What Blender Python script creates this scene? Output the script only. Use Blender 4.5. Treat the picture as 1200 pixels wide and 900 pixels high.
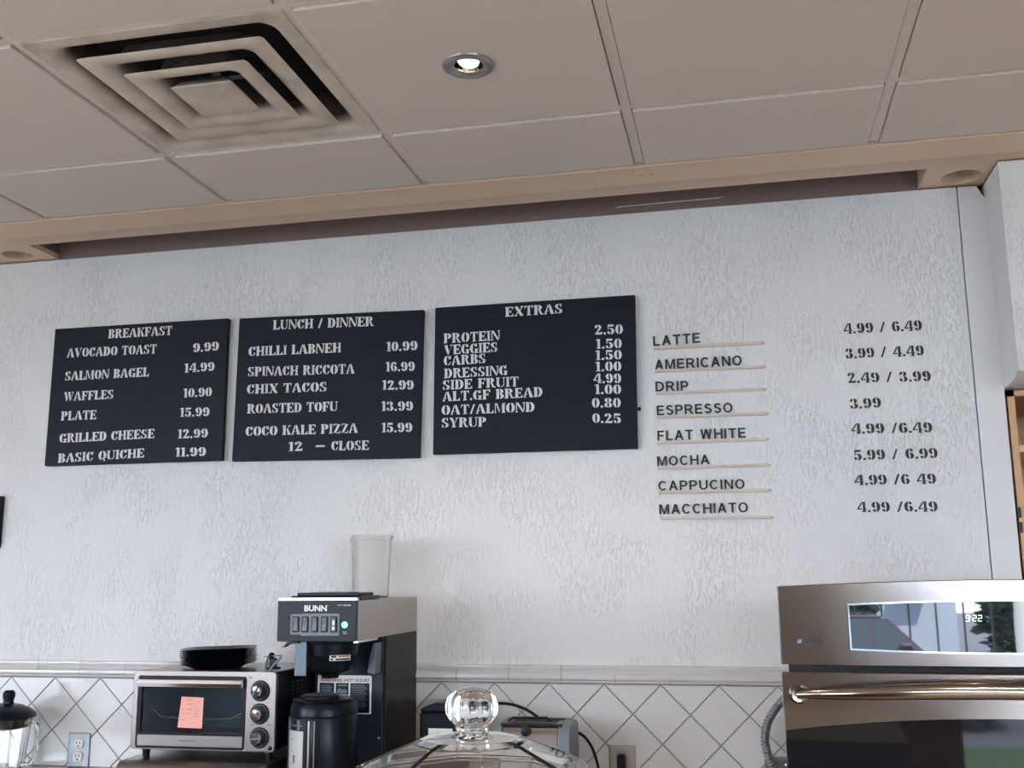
import bpy, bmesh, math, random
from mathutils import Vector, Matrix
random.seed(7)
for o in list(bpy.data.objects): bpy.data.objects.remove(o)
SC = bpy.context.scene
COL = SC.collection
PI = math.pi

# ---------------------------------------------------------------- camera
cam_data = bpy.data.cameras.new('camera')
cam = bpy.data.objects.new('camera', cam_data)
COL.objects.link(cam)
cam_data.sensor_width = 36.0
cam_data.lens = 1221.9 / 1200 * 36.0
cam_data.clip_start = 0.05
CAM = Vector((0, -3.0581, 1.5))
def cam_rot(yaw, pitch, roll):
    f = Vector((-math.sin(yaw)*math.cos(pitch), math.cos(yaw)*math.cos(pitch), math.sin(pitch)))
    r = Vector((math.cos(yaw), math.sin(yaw), 0)); u = r.cross(f)
    c, s = math.cos(roll), math.sin(roll)
    r2 = c*r + s*u; u2 = -s*r + c*u
    return Matrix((r2, u2, -f)).transposed()
cam.matrix_world = Matrix.Translation(CAM) @ cam_rot(0.21296, 0.18459, -0.00862).to_4x4()
SC.camera = cam

# ---------------------------------------------------------------- world, sun, exposure
W = bpy.data.worlds.new('sky'); SC.world = W; W.use_nodes = True
nt = W.node_tree; nt.nodes.clear()
wo = nt.nodes.new('ShaderNodeOutputWorld'); bg = nt.nodes.new('ShaderNodeBackground')
tc = nt.nodes.new('ShaderNodeTexCoord'); sp = nt.nodes.new('ShaderNodeSeparateXYZ')
rp = nt.nodes.new('ShaderNodeValToRGB')
rp.color_ramp.elements[0].position = 0.0; rp.color_ramp.elements[0].color = (0.86, 0.905, 0.985, 1)
rp.color_ramp.elements[1].position = 0.7; rp.color_ramp.elements[1].color = (0.55, 0.70, 1.0, 1)
nt.links.new(tc.outputs['Generated'], sp.inputs[0]); nt.links.new(sp.outputs['Z'], rp.inputs[0])
nt.links.new(rp.outputs[0], bg.inputs[0]); nt.links.new(bg.outputs[0], wo.inputs[0])
bg.inputs[1].default_value = 5.0
sun_d = bpy.data.lights.new('sun', 'SUN'); sun_d.energy = 6.0; sun_d.angle = 0.01; sun_d.color = (1, .95, .86)
sun = bpy.data.objects.new('sun', sun_d); COL.objects.link(sun)
sun.rotation_euler = (math.radians(-42), 0, math.radians(-25))   # high, from behind the shop: lights the street side opposite

SC.view_settings.view_transform = 'Standard'
SC.view_settings.look = 'None'
SC.view_settings.gamma = 1.0
SC.view_settings.use_curve_mapping = False
SC.view_settings.exposure = 1.68

def portal(name, loc, rot, sx, sy):
    d = bpy.data.lights.new(name, 'AREA'); d.shape = 'RECTANGLE'; d.size = sx; d.size_y = sy
    d.cycles.is_portal = True
    o = bpy.data.objects.new(name, d); COL.objects.link(o); o.location = loc; o.rotation_euler = rot
portal('window_portal', (2.5, -6.05, 1.3), (math.radians(90), 0, PI), 4.6, 2.4)
portal('window_portal', (-3.2, -6.05, 1.5), (math.radians(90), 0, PI), 2.2, 2.0)
portal('window_portal', (-4.65, -3.8, 1.5), (math.radians(90), 0, math.radians(90)), 2.2, 2.0)

# ---------------------------------------------------------------- materials
def mat(name, col, rough=.5, metal=0, spec=.5, **k):
    m = bpy.data.materials.new(name); m.use_nodes = True
    n = m.node_tree.nodes; l = m.node_tree.links; b = n['Principled BSDF']
    b.inputs['Base Color'].default_value = (*col, 1); b.inputs['Roughness'].default_value = rough
    b.inputs['Metallic'].default_value = metal; b.inputs['Specular IOR Level'].default_value = spec
    if 'trans' in k: b.inputs['Transmission Weight'].default_value = k['trans']; b.inputs['IOR'].default_value = k.get('ior', 1.45)
    if 'ior2' in k: b.inputs['IOR'].default_value = k['ior2']
    if 'emit' in k: b.inputs['Emission Color'].default_value = (*k['emit'], 1); b.inputs['Emission Strength'].default_value = k.get('es', 1)
    if 'coat' in k: b.inputs['Coat Weight'].default_value = k['coat']; b.inputs['Coat Roughness'].default_value = k.get('coatr', .05)
    if 'aniso' in k: b.inputs['Anisotropic'].default_value = k['aniso']
    tcn = n.new('ShaderNodeTexCoord')
    if 'noise' in k:                       # (scale xyz, amount): slight colour variation
        s, a = k['noise']; mp = n.new('ShaderNodeMapping'); mp.inputs['Scale'].default_value = s
        nz = n.new('ShaderNodeTexNoise'); nz.inputs['Scale'].default_value = 1; nz.inputs['Detail'].default_value = 4
        mx = n.new('ShaderNodeMix'); mx.data_type = 'RGBA'
        mx.inputs['A'].default_value = (*[c*(1-a) for c in col], 1); mx.inputs['B'].default_value = (*[min(1, c*(1+a)) for c in col], 1)
        l.new(tcn.outputs['Object'], mp.inputs[0]); l.new(mp.outputs[0], nz.inputs['Vector'])
        l.new(nz.outputs['Fac'], mx.inputs['Factor']); l.new(mx.outputs['Result'], b.inputs['Base Color'])
    if 'bump' in k:                        # (scale xyz, strength, distance)
        s, st, di = k['bump']; mp = n.new('ShaderNodeMapping'); mp.inputs['Scale'].default_value = s
        nz = n.new('ShaderNodeTexNoise'); nz.inputs['Scale'].default_value = 1; nz.inputs['Detail'].default_value = 5
        bm_ = n.new('ShaderNodeBump'); bm_.inputs['Strength'].default_value = st; bm_.inputs['Distance'].default_value = di
        l.new(tcn.outputs['Object'], mp.inputs[0]); l.new(mp.outputs[0], nz.inputs['Vector'])
        l.new(nz.outputs['Fac'], bm_.inputs['Height']); l.new(bm_.outputs[0], b.inputs['Normal'])
    return m

def stucco():
    m = mat('stucco', (.70, .705, .71), .6, spec=.3)
    n = m.node_tree.nodes; l = m.node_tree.links; b = n['Principled BSDF']
    t = n.new('ShaderNodeTexCoord')
    def nz(scale, det, dist=0, rough=.5, off=0):
        mp = n.new('ShaderNodeMapping'); mp.inputs['Scale'].default_value = scale; mp.inputs['Location'].default_value = (off, off, off)
        x = n.new('ShaderNodeTexNoise'); x.inputs['Scale'].default_value = 1; x.inputs['Detail'].default_value = det
        x.inputs['Distortion'].default_value = dist; x.inputs['Roughness'].default_value = rough
        l.new(t.outputs['Object'], mp.inputs[0]); l.new(mp.outputs[0], x.inputs['Vector']); return x.outputs['Fac']
    def math_(op, a, bb):
        x = n.new('ShaderNodeMath'); x.operation = op
        for i, v in enumerate((a, bb)):
            if isinstance(v, (int, float)): x.inputs[i].default_value = v
            else: l.new(v, x.inputs[i])
        return x.outputs[0]
    def ramp(v, lo, hi):
        r = n.new('ShaderNodeMapRange'); r.inputs['From Min'].default_value = lo; r.inputs['From Max'].default_value = hi
        r.interpolation_type = 'SMOOTHSTEP'; l.new(v, r.inputs['Value']); return r.outputs['Result']
    streak = ramp(nz((150, 150, 42), 3, 1.0), .50, .66)        # dragged trowel ridges, mostly vertical
    patch = ramp(nz((6, 6, 4), 3, .5, off=4), .38, .62)       # where the ridges are strong
    fine = nz((160, 160, 110), 4, .3, .6, off=9)
    wide = nz((14, 14, 10), 3, .4, off=2)
    h = math_('ADD', math_('MULTIPLY', streak, math_('ADD', math_('MULTIPLY', patch, .75), .2)), math_('MULTIPLY', fine, .35))
    h = math_('ADD', h, math_('MULTIPLY', wide, .35))
    bm_ = n.new('ShaderNodeBump'); bm_.inputs['Strength'].default_value = .8; bm_.inputs['Distance'].default_value = .0026
    l.new(h, bm_.inputs['Height']); l.new(bm_.outputs[0], b.inputs['Normal'])
    return m

def dirty():                                # diffuser enamel, browned by dust near the air slots
    m = mat('diffuser_enamel', (.56, .51, .45), .5, spec=.3)
    n = m.node_tree.nodes; l = m.node_tree.links; b = n['Principled BSDF']
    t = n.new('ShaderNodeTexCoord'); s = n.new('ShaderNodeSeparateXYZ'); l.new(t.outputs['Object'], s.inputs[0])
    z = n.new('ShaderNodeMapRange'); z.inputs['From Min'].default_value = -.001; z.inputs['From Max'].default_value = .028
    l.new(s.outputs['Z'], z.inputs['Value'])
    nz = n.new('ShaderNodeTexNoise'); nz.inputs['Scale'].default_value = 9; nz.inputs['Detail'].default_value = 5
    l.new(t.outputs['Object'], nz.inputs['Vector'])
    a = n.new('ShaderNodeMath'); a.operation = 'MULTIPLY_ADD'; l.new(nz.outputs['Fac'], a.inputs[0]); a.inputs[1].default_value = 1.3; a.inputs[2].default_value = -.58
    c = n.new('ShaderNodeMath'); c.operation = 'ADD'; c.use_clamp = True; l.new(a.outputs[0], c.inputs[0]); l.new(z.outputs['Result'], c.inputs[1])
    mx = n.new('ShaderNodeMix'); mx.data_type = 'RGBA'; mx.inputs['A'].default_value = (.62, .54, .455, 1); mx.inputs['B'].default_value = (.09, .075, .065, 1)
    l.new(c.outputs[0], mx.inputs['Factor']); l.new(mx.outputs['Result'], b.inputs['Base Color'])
    return m

def leaves():
    return mat('foliage', (.035, .06, .03), .7, noise=((6, 6, 6), .8))

def thin_pane():                            # a thin sheet: mostly see-through, part mirror
    m = bpy.data.materials.new('thin_pane'); m.use_nodes = True; n = m.node_tree.nodes; l = m.node_tree.links; n.clear()
    o = n.new('ShaderNodeOutputMaterial'); t = n.new('ShaderNodeBsdfTransparent'); g = n.new('ShaderNodeBsdfGlossy'); x = n.new('ShaderNodeMixShader')
    t.inputs[0].default_value = (.72, .80, .85, 1); g.inputs['Roughness'].default_value = .03; x.inputs[0].default_value = .12
    l.new(t.outputs[0], x.inputs[1]); l.new(g.outputs[0], x.inputs[2]); l.new(x.outputs[0], o.inputs[0]); return m
M = dict(
 stucco=stucco(), diffuser=dirty(), foliage=leaves(),
 plaster=mat('white_paint', (.68, .685, .69), .6, bump=((60, 60, 25), .5, .002)),
 tile=mat('glazed_tile', (.61, .605, .60), .1, spec=.5, coat=.5, bump=((7, 7, 7), .25, .004)),
 grout=mat('grout', (.20, .20, .20), .8),
 ceil=mat('ceiling_board', (.64, .575, .525), .85, spec=.2, noise=((30, 30, 30), .02), bump=((220, 220, 220), .35, .001)),
 tee=mat('grid_enamel', (.70, .64, .59), .5),
 tan=mat('tan_paint', (.66, .49, .36), .45, noise=((4, 4, 4), .04)),
 plum=mat('brown_board', (.21, .15, .14), .5, noise=((3, 3, 30), .12)),
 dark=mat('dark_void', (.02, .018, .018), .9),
 board=mat('black_board', (.010, .012, .019), .5, spec=.16, noise=((9, 30, 60), .35), bump=((20, 40, 300), .3, .0006)),
 whitepaint=mat('white_lettering', (.68, .69, .71), .6),
 blackpaint=mat('black_lettering', (.012, .012, .013), .5),
 cream=mat('cream_strip', (.66, .60, .52), .5),
 steel=mat('brushed_steel', (.27, .25, .24), .3, 1, bump=((3, 3, 500), .12, .0004), noise=((2, 2, 160), .04)),
 ovensteel=mat('oven_steel', (.34, .295, .255), .15, 1, aniso=.5, bump=((400, 3, 3), .08, .0003)),
 satin=mat('satin_steel', (.47, .435, .40), .38, 1, bump=((3, 200, 600), .1, .0003)),
 chrome=mat('chrome', (.75, .75, .76), .08, 1),
 nickel=mat('nickel', (.42, .39, .37), .3, 1),
 galv=mat('galvanized_steel', (.27, .30, .325), .38, .9, noise=((40, 40, 40), .12)),
 black=mat('black_plastic', (.004, .006, .011), .3, spec=.2, bump=((300, 300, 300), .1, .0003)),
 blackmatte=mat('black_enamel', (.008, .008, .011), .4, spec=.22),
 panelblue=mat('charcoal_panel', (.013, .019, .028), .4, spec=.25),
 grey=mat('grey_plastic', (.15, .175, .20), .4),
 palegrey=mat('pale_grey_metal', (.11, .145, .18), .4, .3),
 white=mat('white_plastic', (.75, .75, .74), .4),
 ivory=mat('ivory_plastic', (.72, .69, .62), .4),
 red=mat('red_ink', (.45, .07, .04), .6),
 brown=mat('brown_ink', (.22, .09, .05), .6),
 pink=mat('pink_paper', (.80, .40, .33), .8, bump=((15, 15, 15), .3, .002)),
 ink=mat('pen_ink', (.12, .08, .10), .8),
 glassdoor=mat('dark_oven_glass', (.008, .008, .010), .03, ior2=1.55),
 dispglass=mat('coated_display_glass', (.008, .009, .012), .015, ior2=2.0),
 cavity=mat('oven_cavity', (.30, .36, .40), .5, 0),
 glass=mat('clear_glass', (.97, .985, .98), .02, trans=1, ior=1.46),
 pane=thin_pane(),
 frost=mat('frosted_plastic', (.97, .97, .96), .25, trans=.90, ior=1.2),
 green=mat('green_indicator', (.1, .9, .4), .3, emit=(.12, 1, .42), es=1.6),
 clock=mat('clock_segments', (.5, .8, .5), .3, emit=(.62, 1, .55), es=.5),
 bulb=mat('lamp_face', (1, .9, .7), .3, emit=(1, .72, .36), es=1.1),
 wood=mat('birch_board', (.52, .31, .15), .45, noise=((3, 3, 24), .15)),
 woodpale=mat('pale_wood_edge', (.66, .47, .30), .45, noise=((14, 3, 3), .1)),
 darktop=mat('dark_counter_top', (.26, .235, .20), .85, spec=.08),
 gauge=mat('gauge_plastic', (.46, .49, .47), .35),
 railtile=mat('glazed_rail_tile', (.58, .575, .565), .07, coat=.6),
 counter=mat('counter_laminate', (.62, .56, .47), .35, noise=((40, 40, 40), .1)),
 cabinet=mat('cabinet_board', (.30, .22, .16), .5, noise=((3, 3, 20), .15)),
 floor=mat('floor_tile', (.44, .35, .27), .4, noise=((5, 5, 5), .15)),
 roomwall=mat('room_paint', (.16, .105, .07), .7),
 frame=mat('window_frame_metal', (.06, .055, .05), .4, .5),
 asphalt=mat('asphalt', (.16, .16, .165), .9, noise=((4, 4, 4), .2)),
 walk=mat('pavement_concrete', (.48, .46, .42), .85, noise=((3, 3, 3), .1)),
 grass=mat('lawn', (.075, .115, .045), .9, noise=((8, 8, 8), .4)),
 siding=mat('white_siding', (.55, .62, .72), .7, noise=((1, 1, 12), .05)),
 carpaint=mat('plum_car_paint', (.028, .008, .018), .2, coat=1),
 carglass=mat('car_glass', (.03, .045, .045), .05, spec=.8),
 tyre=mat('rubber', (.02, .02, .02), .8),
 bark=mat('pale_bark', (.62, .60, .55), .8, noise=((12, 12, 3), .15)),
 bluebox=mat('blue_enamel', (.05, .25, .75), .4),
)

# ---------------------------------------------------------------- geometry helpers (world coordinates in metres)
class G:
    def __init__(s): s.v = []; s.f = []
    def add(s, v, f):
        n = len(s.v); s.v += [Vector(p) for p in v]; s.f += [[i+n for i in q] for q in f]; return s
    def box(s, x0, y0, z0, x1, y1, z1):
        v = [(x0,y0,z0),(x1,y0,z0),(x1,y1,z0),(x0,y1,z0),(x0,y0,z1),(x1,y0,z1),(x1,y1,z1),(x0,y1,z1)]
        return s.add(v, [(0,3,2,1),(4,5,6,7),(0,1,5,4),(1,2,6,5),(2,3,7,6),(3,0,4,7)])
    def prism(s, pts, axis, a, b):
        """closed 2D outline pts extruded along axis from a to b. 'y': pts are (x,z); 'z': (x,y); 'x': (y,z)"""
        def mk(p, t): return (p[0], t, p[1]) if axis == 'y' else ((p[0], p[1], t) if axis == 'z' else (t, p[0], p[1]))
        n = len(pts); v = [mk(p, a) for p in pts] + [mk(p, b) for p in pts]
        f = [list(range(n)), list(range(2*n-1, n-1, -1))] + [[i, n+i, n+(i+1) % n, (i+1) % n] for i in range(n)]
        return s.add(v, f)
    def frustum(s, pts, pts2, axis, a, b):
        def mk(p, t): return (p[0], t, p[1]) if axis == 'y' else ((p[0], p[1], t) if axis == 'z' else (t, p[0], p[1]))
        n = len(pts); v = [mk(p, a) for p in pts] + [mk(p, b) for p in pts2]
        f = [list(range(n)), list(range(2*n-1, n-1, -1))] + [[i, n+i, n+(i+1) % n, (i+1) % n] for i in range(n)]
        return s.add(v, f)
    def lathe(s, prof, c, seg=32, axis='z', mod=None, phase=0):
        n = len(prof); v = []
        for k in range(seg):
            a = 2*PI*(k+phase)/seg
            for r, t in prof:
                q = r * (mod(a, t) if mod else 1)
                x, y = q*math.cos(a), q*math.sin(a)
                if axis == 'z': v.append((c[0]+x, c[1]+y, c[2]+t))
                elif axis == 'y': v.append((c[0]+x, c[1]+t, c[2]+y))
                else: v.append((c[0]+t, c[1]+x, c[2]+y))
        f = []
        for k in range(seg):
            k2 = (k+1) % seg
            for i in range(n-1): f.append((k*n+i, k2*n+i, k2*n+i+1, k*n+i+1))
        if prof[0][0] > 1e-6: f.append([k*n for k in range(seg)][::-1])
        if prof[-1][0] > 1e-6: f.append([k*n+n-1 for k in range(seg)])
        return s.add(v, f)
    def ring(s, prof, c, seg=32, axis='z', mod=None):      # closed profile loop revolved
        n = len(prof); v = []
        for k in range(seg):
            a = 2*PI*k/seg
            for r, t in prof:
                q = r * (mod(a, t) if mod else 1); x, y = q*math.cos(a), q*math.sin(a)
                v.append((c[0]+x, c[1]+y, c[2]+t) if axis == 'z' else (c[0]+x, c[1]+t, c[2]+y))
        f = [(k*n+i, ((k+1) % seg)*n+i, ((k+1) % seg)*n+(i+1) % n, k*n+(i+1) % n) for k in range(seg) for i in range(n)]
        return s.add(v, f)
    def tube(s, pts, r, seg=8, rf=None):
        pts = [Vector(p) for p in pts]; n = len(pts); v = []; up = None
        for i, p in enumerate(pts):
            t = (pts[min(i+1, n-1)] - pts[max(i-1, 0)]).normalized()
            if up is None:
                up = Vector((0, 0, 1)) if abs(t.z) < .9 else Vector((1, 0, 0))
            a = t.cross(up).normalized(); up = a.cross(t).normalized()
            rr = rf(i/(n-1)) if rf else r
            for k in range(seg):
                w = 2*PI*k/seg; v.append(p + a*math.cos(w)*rr + up*math.sin(w)*rr)
        f = [(i*seg+k, i*seg+(k+1) % seg, (i+1)*seg+(k+1) % seg, (i+1)*seg+k) for i in range(n-1) for k in range(seg)]
        f += [list(range(seg))[::-1], [(n-1)*seg+k for k in range(seg)]]
        return s.add(v, f)
    def loft(s, rings, cap=True, close=False):
        n = len(rings[0]); v = [p for r in rings for p in r]; m = len(rings)
        f = [(j*n+i, j*n+(i+1) % n, ((j+1) % m)*n+(i+1) % n, ((j+1) % m)*n+i) for j in range(m if close else m-1) for i in range(n)]
        if cap and not close: f += [list(range(n))[::-1], [(m-1)*n+i for i in range(n)]]
        return s.add(v, f)
    def holed(s, x0, y0, x1, y1, cx, cy, r, z0, z1, seg=48):
        """horizontal slab with a round hole"""
        outer = []; inner = []
        angs = sorted([2*PI*k/seg for k in range(seg)] + [math.atan2(y-cy, x-cx) % (2*PI) for x in (x0, x1) for y in (y0, y1)])
        for a in angs:
            c, d = math.cos(a), math.sin(a)
            t = min([((x1 if c > 0 else x0)-cx)/c] if abs(c) > 1e-9 else [9e9]); u = ((y1 if d > 0 else y0)-cy)/d if abs(d) > 1e-9 else 9e9
            t = min(t, u); outer.append((cx+c*t, cy+d*t)); inner.append((cx+c*r, cy+d*r))
        rg = [[(*p, z0) for p in outer], [(*p, z0) for p in inner], [(*p, z1) for p in inner], [(*p, z1) for p in outer]]
        return s.loft(rg, close=True)
    def shift(s, d):
        s.v = [p + Vector(d) for p in s.v]; return s
    def xf(s, m, start=0):
        s.v[start:] = [m @ p for p in s.v[start:]]; return s
def rsq(h, z, r, cx, cy, k=5, hy=None):
    hy = hy or h; p = []
    for q, (sx, sy) in enumerate(((1, 1), (-1, 1), (-1, -1), (1, -1))):
        for i in range(k+1):
            a = PI/2*q + PI/2*i/k
            p.append((cx+sx*(h-r)+r*math.cos(a), cy+sy*(hy-r)+r*math.sin(a), z))
    return p
def rrect(x0, z0, x1, z1, r, k=4):
    p = []
    for q, (cx, cz) in enumerate(((x1-r, z1-r), (x0+r, z1-r), (x0+r, z0+r), (x1-r, z0+r))):
        for i in range(k+1):
            a = PI/2*q + PI/2*i/k; p.append((cx+r*math.cos(a), cz+r*math.sin(a)))
    return p
def wloc(o):
    v = Vector((0, 0, 0))
    while o: v += o.location; o = o.parent
    return v
def obj(name, g, m, parent=None, bevel=0, smooth=False, label=None, seg=2, angle=35, origin=None):
    me = bpy.data.meshes.new(name)
    o = bpy.data.objects.new(name, me); COL.objects.link(o)
    if parent is None:
        if origin is None:
            lo = Vector([min(p[i] for p in g.v) for i in range(3)]); hi = Vector([max(p[i] for p in g.v) for i in range(3)])
            origin = Vector(((lo.x+hi.x)/2, (lo.y+hi.y)/2, lo.z))
        o.location = origin; off = Vector(origin)
    else:
        o.parent = parent
        c = Vector([sum(p[i] for p in g.v)/len(g.v) for i in range(3)]); pw = wloc(parent)
        if origin is not None: c = Vector(origin)
        o.location = c - pw; off = c
    me.from_pydata([p-off for p in g.v], [], g.f); me.validate()
    b = bmesh.new(); b.from_mesh(me); bmesh.ops.recalc_face_normals(b, faces=b.faces)
    b.to_mesh(me); b.free()
    me.materials.append(m if not isinstance(m, str) else M[m])
    if smooth: me.shade_smooth(); me.set_sharp_from_angle(angle=math.radians(angle))
    if bevel:
        md = o.modifiers.new('bevel', 'BEVEL'); md.width = bevel; md.segments = seg; md.limit_method = 'ANGLE'; md.angle_limit = math.radians(40)
    if label: o['label'] = label
    return o
def thing(name, loc, label, cat, group=None):
    o = bpy.data.objects.new(name, None); COL.objects.link(o); o.location = loc; o.empty_display_size = .05
    o['label'] = label; o['category'] = cat
    if group: o['group'] = group
    return o
def tag(o, label, cat, group=None):
    o['label'] = label; o['category'] = cat
    if group: o['group'] = group
    return o
def struct(name, g, m, parent=None, **k):
    o = obj(name, g, m, parent, **k)
    if parent is None: o['kind'] = 'structure'
    return o
def dup(o, delta=(0, 0, 0), parent=None):
    c = o.copy(); COL.objects.link(c)
    if parent is not None: c.parent = parent
    c.location = o.location + Vector(delta)
    for ch in list(o.children): dup(ch, parent=c)
    return c

# ---------------------------------------------------------------- lettering
def bfont(s, x0, z0, x1, h, bold=0.0, space=1.0, shear=0.0):
    """sans text as flat polygons fitted between x0 and x1, cap height h; returns (verts2d, faces)"""
    cu = bpy.data.curves.new('txt', 'FONT'); cu.body = s; cu.size = 1; cu.offset = bold; cu.space_character = space; cu.shear = shear
    cu.resolution_u = 3
    o = bpy.data.objects.new('txt', cu); COL.objects.link(o)
    dg = bpy.context.evaluated_depsgraph_get(); me = bpy.data.meshes.new_from_object(o.evaluated_get(dg))
    v = [(p.co.x, p.co.y) for p in me.vertices]; f = [list(q.vertices) for q in me.polygons]
    bpy.data.objects.remove(o); bpy.data.curves.remove(cu); bpy.data.meshes.remove(me)
    mx = max(p[0] for p in v); mn = min(p[0] for p in v); hy = max(p[1] for p in v); ly = min(p[1] for p in v)
    if ly > -.1: ly = min(ly, 0)
    k = (x1-x0)/(mx-mn); kz = h/(hy - (0 if ly > -.1 else 0))
    return [((p[0]-mn)*k+x0, p[1]*kz+z0) for p in v], f
def flat_to_geo(v, f, y, t, g=None):
    """flat polygons facing -y at plane y, thickness t behind"""
    g = g or G(); n = len(v)
    vv = [(p[0], y, p[1]) for p in v] + [(p[0], y+t, p[1]) for p in v]
    ec = {}
    for q in f:
        for i in range(len(q)):
            a, b = q[i], q[(i+1) % len(q)]; ec.setdefault((min(a, b), max(a, b)), []).append((a, b))
    ff = [list(q) for q in f] + [[i+n for i in q][::-1] for q in f]
    for e in ec.values():
        if len(e) == 1: a, b = e[0]; ff.append([a, a+n, b+n, b])
    return g.add(vv, ff)
def islands(v, f):
    par = list(range(len(v)))
    def fd(a):
        while par[a] != a: par[a] = par[par[a]]; a = par[a]
        return a
    for q in f:
        for i in q[1:]: par[fd(i)] = fd(q[0])
    out = {}
    for q in f: out.setdefault(fd(q[0]), []).append(q)
    res = []
    for k, fs in out.items():
        idx = sorted({i for q in fs for i in q}); mp = {a: b for b, a in enumerate(idx)}
        res.append(([v[i] for i in idx], [[mp[i] for i in q] for q in fs]))
    return sorted(res, key=lambda r: min(p[0] for p in r[0]))

# stencil serif alphabet: each glyph is (width, list of convex-ish polygons), cap height 1
def R_(a, b, c, d): return [(a, b), (c, b), (c, d), (a, d)]
def A_(cx, cy, ro, rp, ri, rj, a0, a1, n=7):
    if ro-ri > .15: ri = max(.03, ri-.055)
    o = []; i_ = []
    for k in range(n+1):
        a = math.radians(a0+(a1-a0)*k/n); o.append((cx+ro*math.cos(a), cy+rp*math.sin(a))); i_.append((cx+ri*math.cos(a), cy+rj*math.sin(a)))
    return [[o[k], o[k+1], i_[k+1], i_[k]] for k in range(n)]
GL = {}
def gl(c, w, *parts):
    ps = []
    for p in parts:
        if p and isinstance(p[0], list): ps += p
        else: ps.append(p)
    GL[c] = (w, ps)
def st(x, w=.27): return [R_(x, 0, x+w, 1), R_(x-.06, 0, x, .09), R_(x-.06, .91, x, 1)]   # stem with left serifs
gl('A', .92, [(0, 0), (.24, 0), (.24, .08), (.17, .08), (.40, .92), (.34, 1)], R_(.14, .27, .36, .36), [(.46, 1), (.56, 1), (.92, 0), (.6, 0), (.42, .78)], )
gl('B', .80, *st(.06), A_(.40, .75, .33, .25, .12, .16, -90, 90), A_(.42, .26, .37, .26, .13, .16, -90, 90))
gl('C', .78, A_(.40, .5, .40, .5, .16, .42, 100, 260, 9), A_(.40, .5, .36, .5, .20, .40, 20, 78, 4), R_(.66, .66, .74, 1), A_(.40, .5, .37, .5, .26, .42, 282, 340, 4))
gl('D', .86, *st(.06), A_(.40, .5, .44, .5, .20, .41, -90, 90, 9))
gl('E', .78, *st(.06), R_(.33, .91, .74, 1), [(.74, .70), (.74, .92), (.55, .92)], R_(.33, .46, .52, .55), R_(.50, .36, .57, .65), R_(.33, 0, .76, .09), [(.76, .30), (.76, .08), (.55, .08)])
gl('F', .74, *st(.06), R_(.28, 0, .36, .09), R_(.33, .91, .74, 1), [(.74, .68), (.74, .92), (.53, .92)], R_(.33, .46, .52, .55), R_(.50, .36, .57, .65))
gl('G', .86, A_(.40, .5, .40, .5, .16, .42, 100, 260, 9), A_(.40, .5, .36, .5, .20, .40, 25, 78, 4), R_(.66, .68, .74, 1), R_(.56, 0, .80, .40), R_(.50, .36, .86, .44), A_(.40, .5, .30, .5, .22, .42, 282, 320, 3))
gl('H', .92, *st(.06), R_(.28, 0, .34, .09), R_(.28, .91, .34, 1), R_(.34, .45, .58, .55), R_(.63, 0, .85, 1), R_(.57, 0, .92, .09), R_(.57, .91, .92, 1))
gl('I', .36, R_(.07, 0, .29, 1), R_(0, 0, .36, .09), R_(0, .91, .36, 1))
gl('K', .90, *st(.06), R_(.28, 0, .34, .09), R_(.28, .91, .34, 1), [(.36, .46), (.44, .52), (.78, .93), (.70, .93)], R_(.60, .92, .88, 1), [(.44, .60), (.56, .66), (.90, 0), (.58, 0)])
gl('L', .74, *st(.06), R_(.28, .91, .36, 1), R_(.33, 0, .72, .09), [(.72, .34), (.72, .08), (.50, .08)])
gl('M', 1.06, R_(.05, 0, .13, 1), R_(0, 0, .20, .08), [(.0, 1), (.28, 1), (.52, .2), (.46, .05), (.16, .9)], [(.56, .14), (.60, .3), (.76, 1), (.72, .7)], R_(.76, 0, .99, 1), R_(.70, 0, 1.05, .08), R_(.76, .92, 1.05, 1))
gl('N', .90, R_(.05, 0, .14, .86), R_(0, 0, .22, .08), [(0, 1), (.26, 1), (.74, .2), (.74, 0), (.66, 0), (.10, .9)], R_(.78, .16, .86, 1), R_(.68, .92, .92, 1))
gl('O', .84, A_(.39, .5, .39, .5, .16, .42, 98, 262, 9), A_(.45, .5, .39, .5, .16, .42, -82, 82, 9))
gl('P', .80, *st(.06), R_(.28, 0, .36, .09), A_(.40, .72, .38, .28, .15, .19, -90, 90, 7))
gl('Q', .84, A_(.39, .5, .39, .5, .16, .42, 98, 262, 9), A_(.45, .5, .39, .5, .16, .42, -62, 82, 9), [(.40, .2), (.52, .24), (.80, -.14), (.62, -.14)])
gl('R', .90, *st(.06), R_(.28, 0, .34, .09), A_(.40, .75, .36, .25, .13, .16, -90, 90), [(.42, .48), (.60, .52), (.78, .1), (.92, .1), (.92, 0), (.62, 0)])
gl('S', .72, A_(.34, .74, .32, .26, .10, .15, 85, 235, 7), [(.06, .66), (.24, .62), (.66, .36), (.62, .20), (.40, .36)], A_(.38, .26, .32, .26, .12, .15, -95, 55, 8), R_(.54, .68, .62, 1), A_(.36, .74, .24, .26, .20, .17, 20, 75, 3), R_(.04, 0, .12, .34), A_(.34, .26, .24, .26, .20, .17, 200, 250, 3))
gl('T', .82, R_(.30, 0, .52, 1), R_(.22, 0, .60, .08), [(.02, 1), (.26, 1), (.26, .91), (.14, .9), (.02, .66)], [(.80, 1), (.56, 1), (.56, .91), (.68, .9), (.80, .66)])
gl('U', .88, R_(.06, .28, .28, 1), R_(0, .92, .36, 1), A_(.40, .28, .34, .28, .12, .19, 180, 262, 5), A_(.44, .28, .34, .28, .27, .20, -82, 0, 5), R_(.71, .28, .78, 1), R_(.62, .92, .88, 1))
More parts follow.
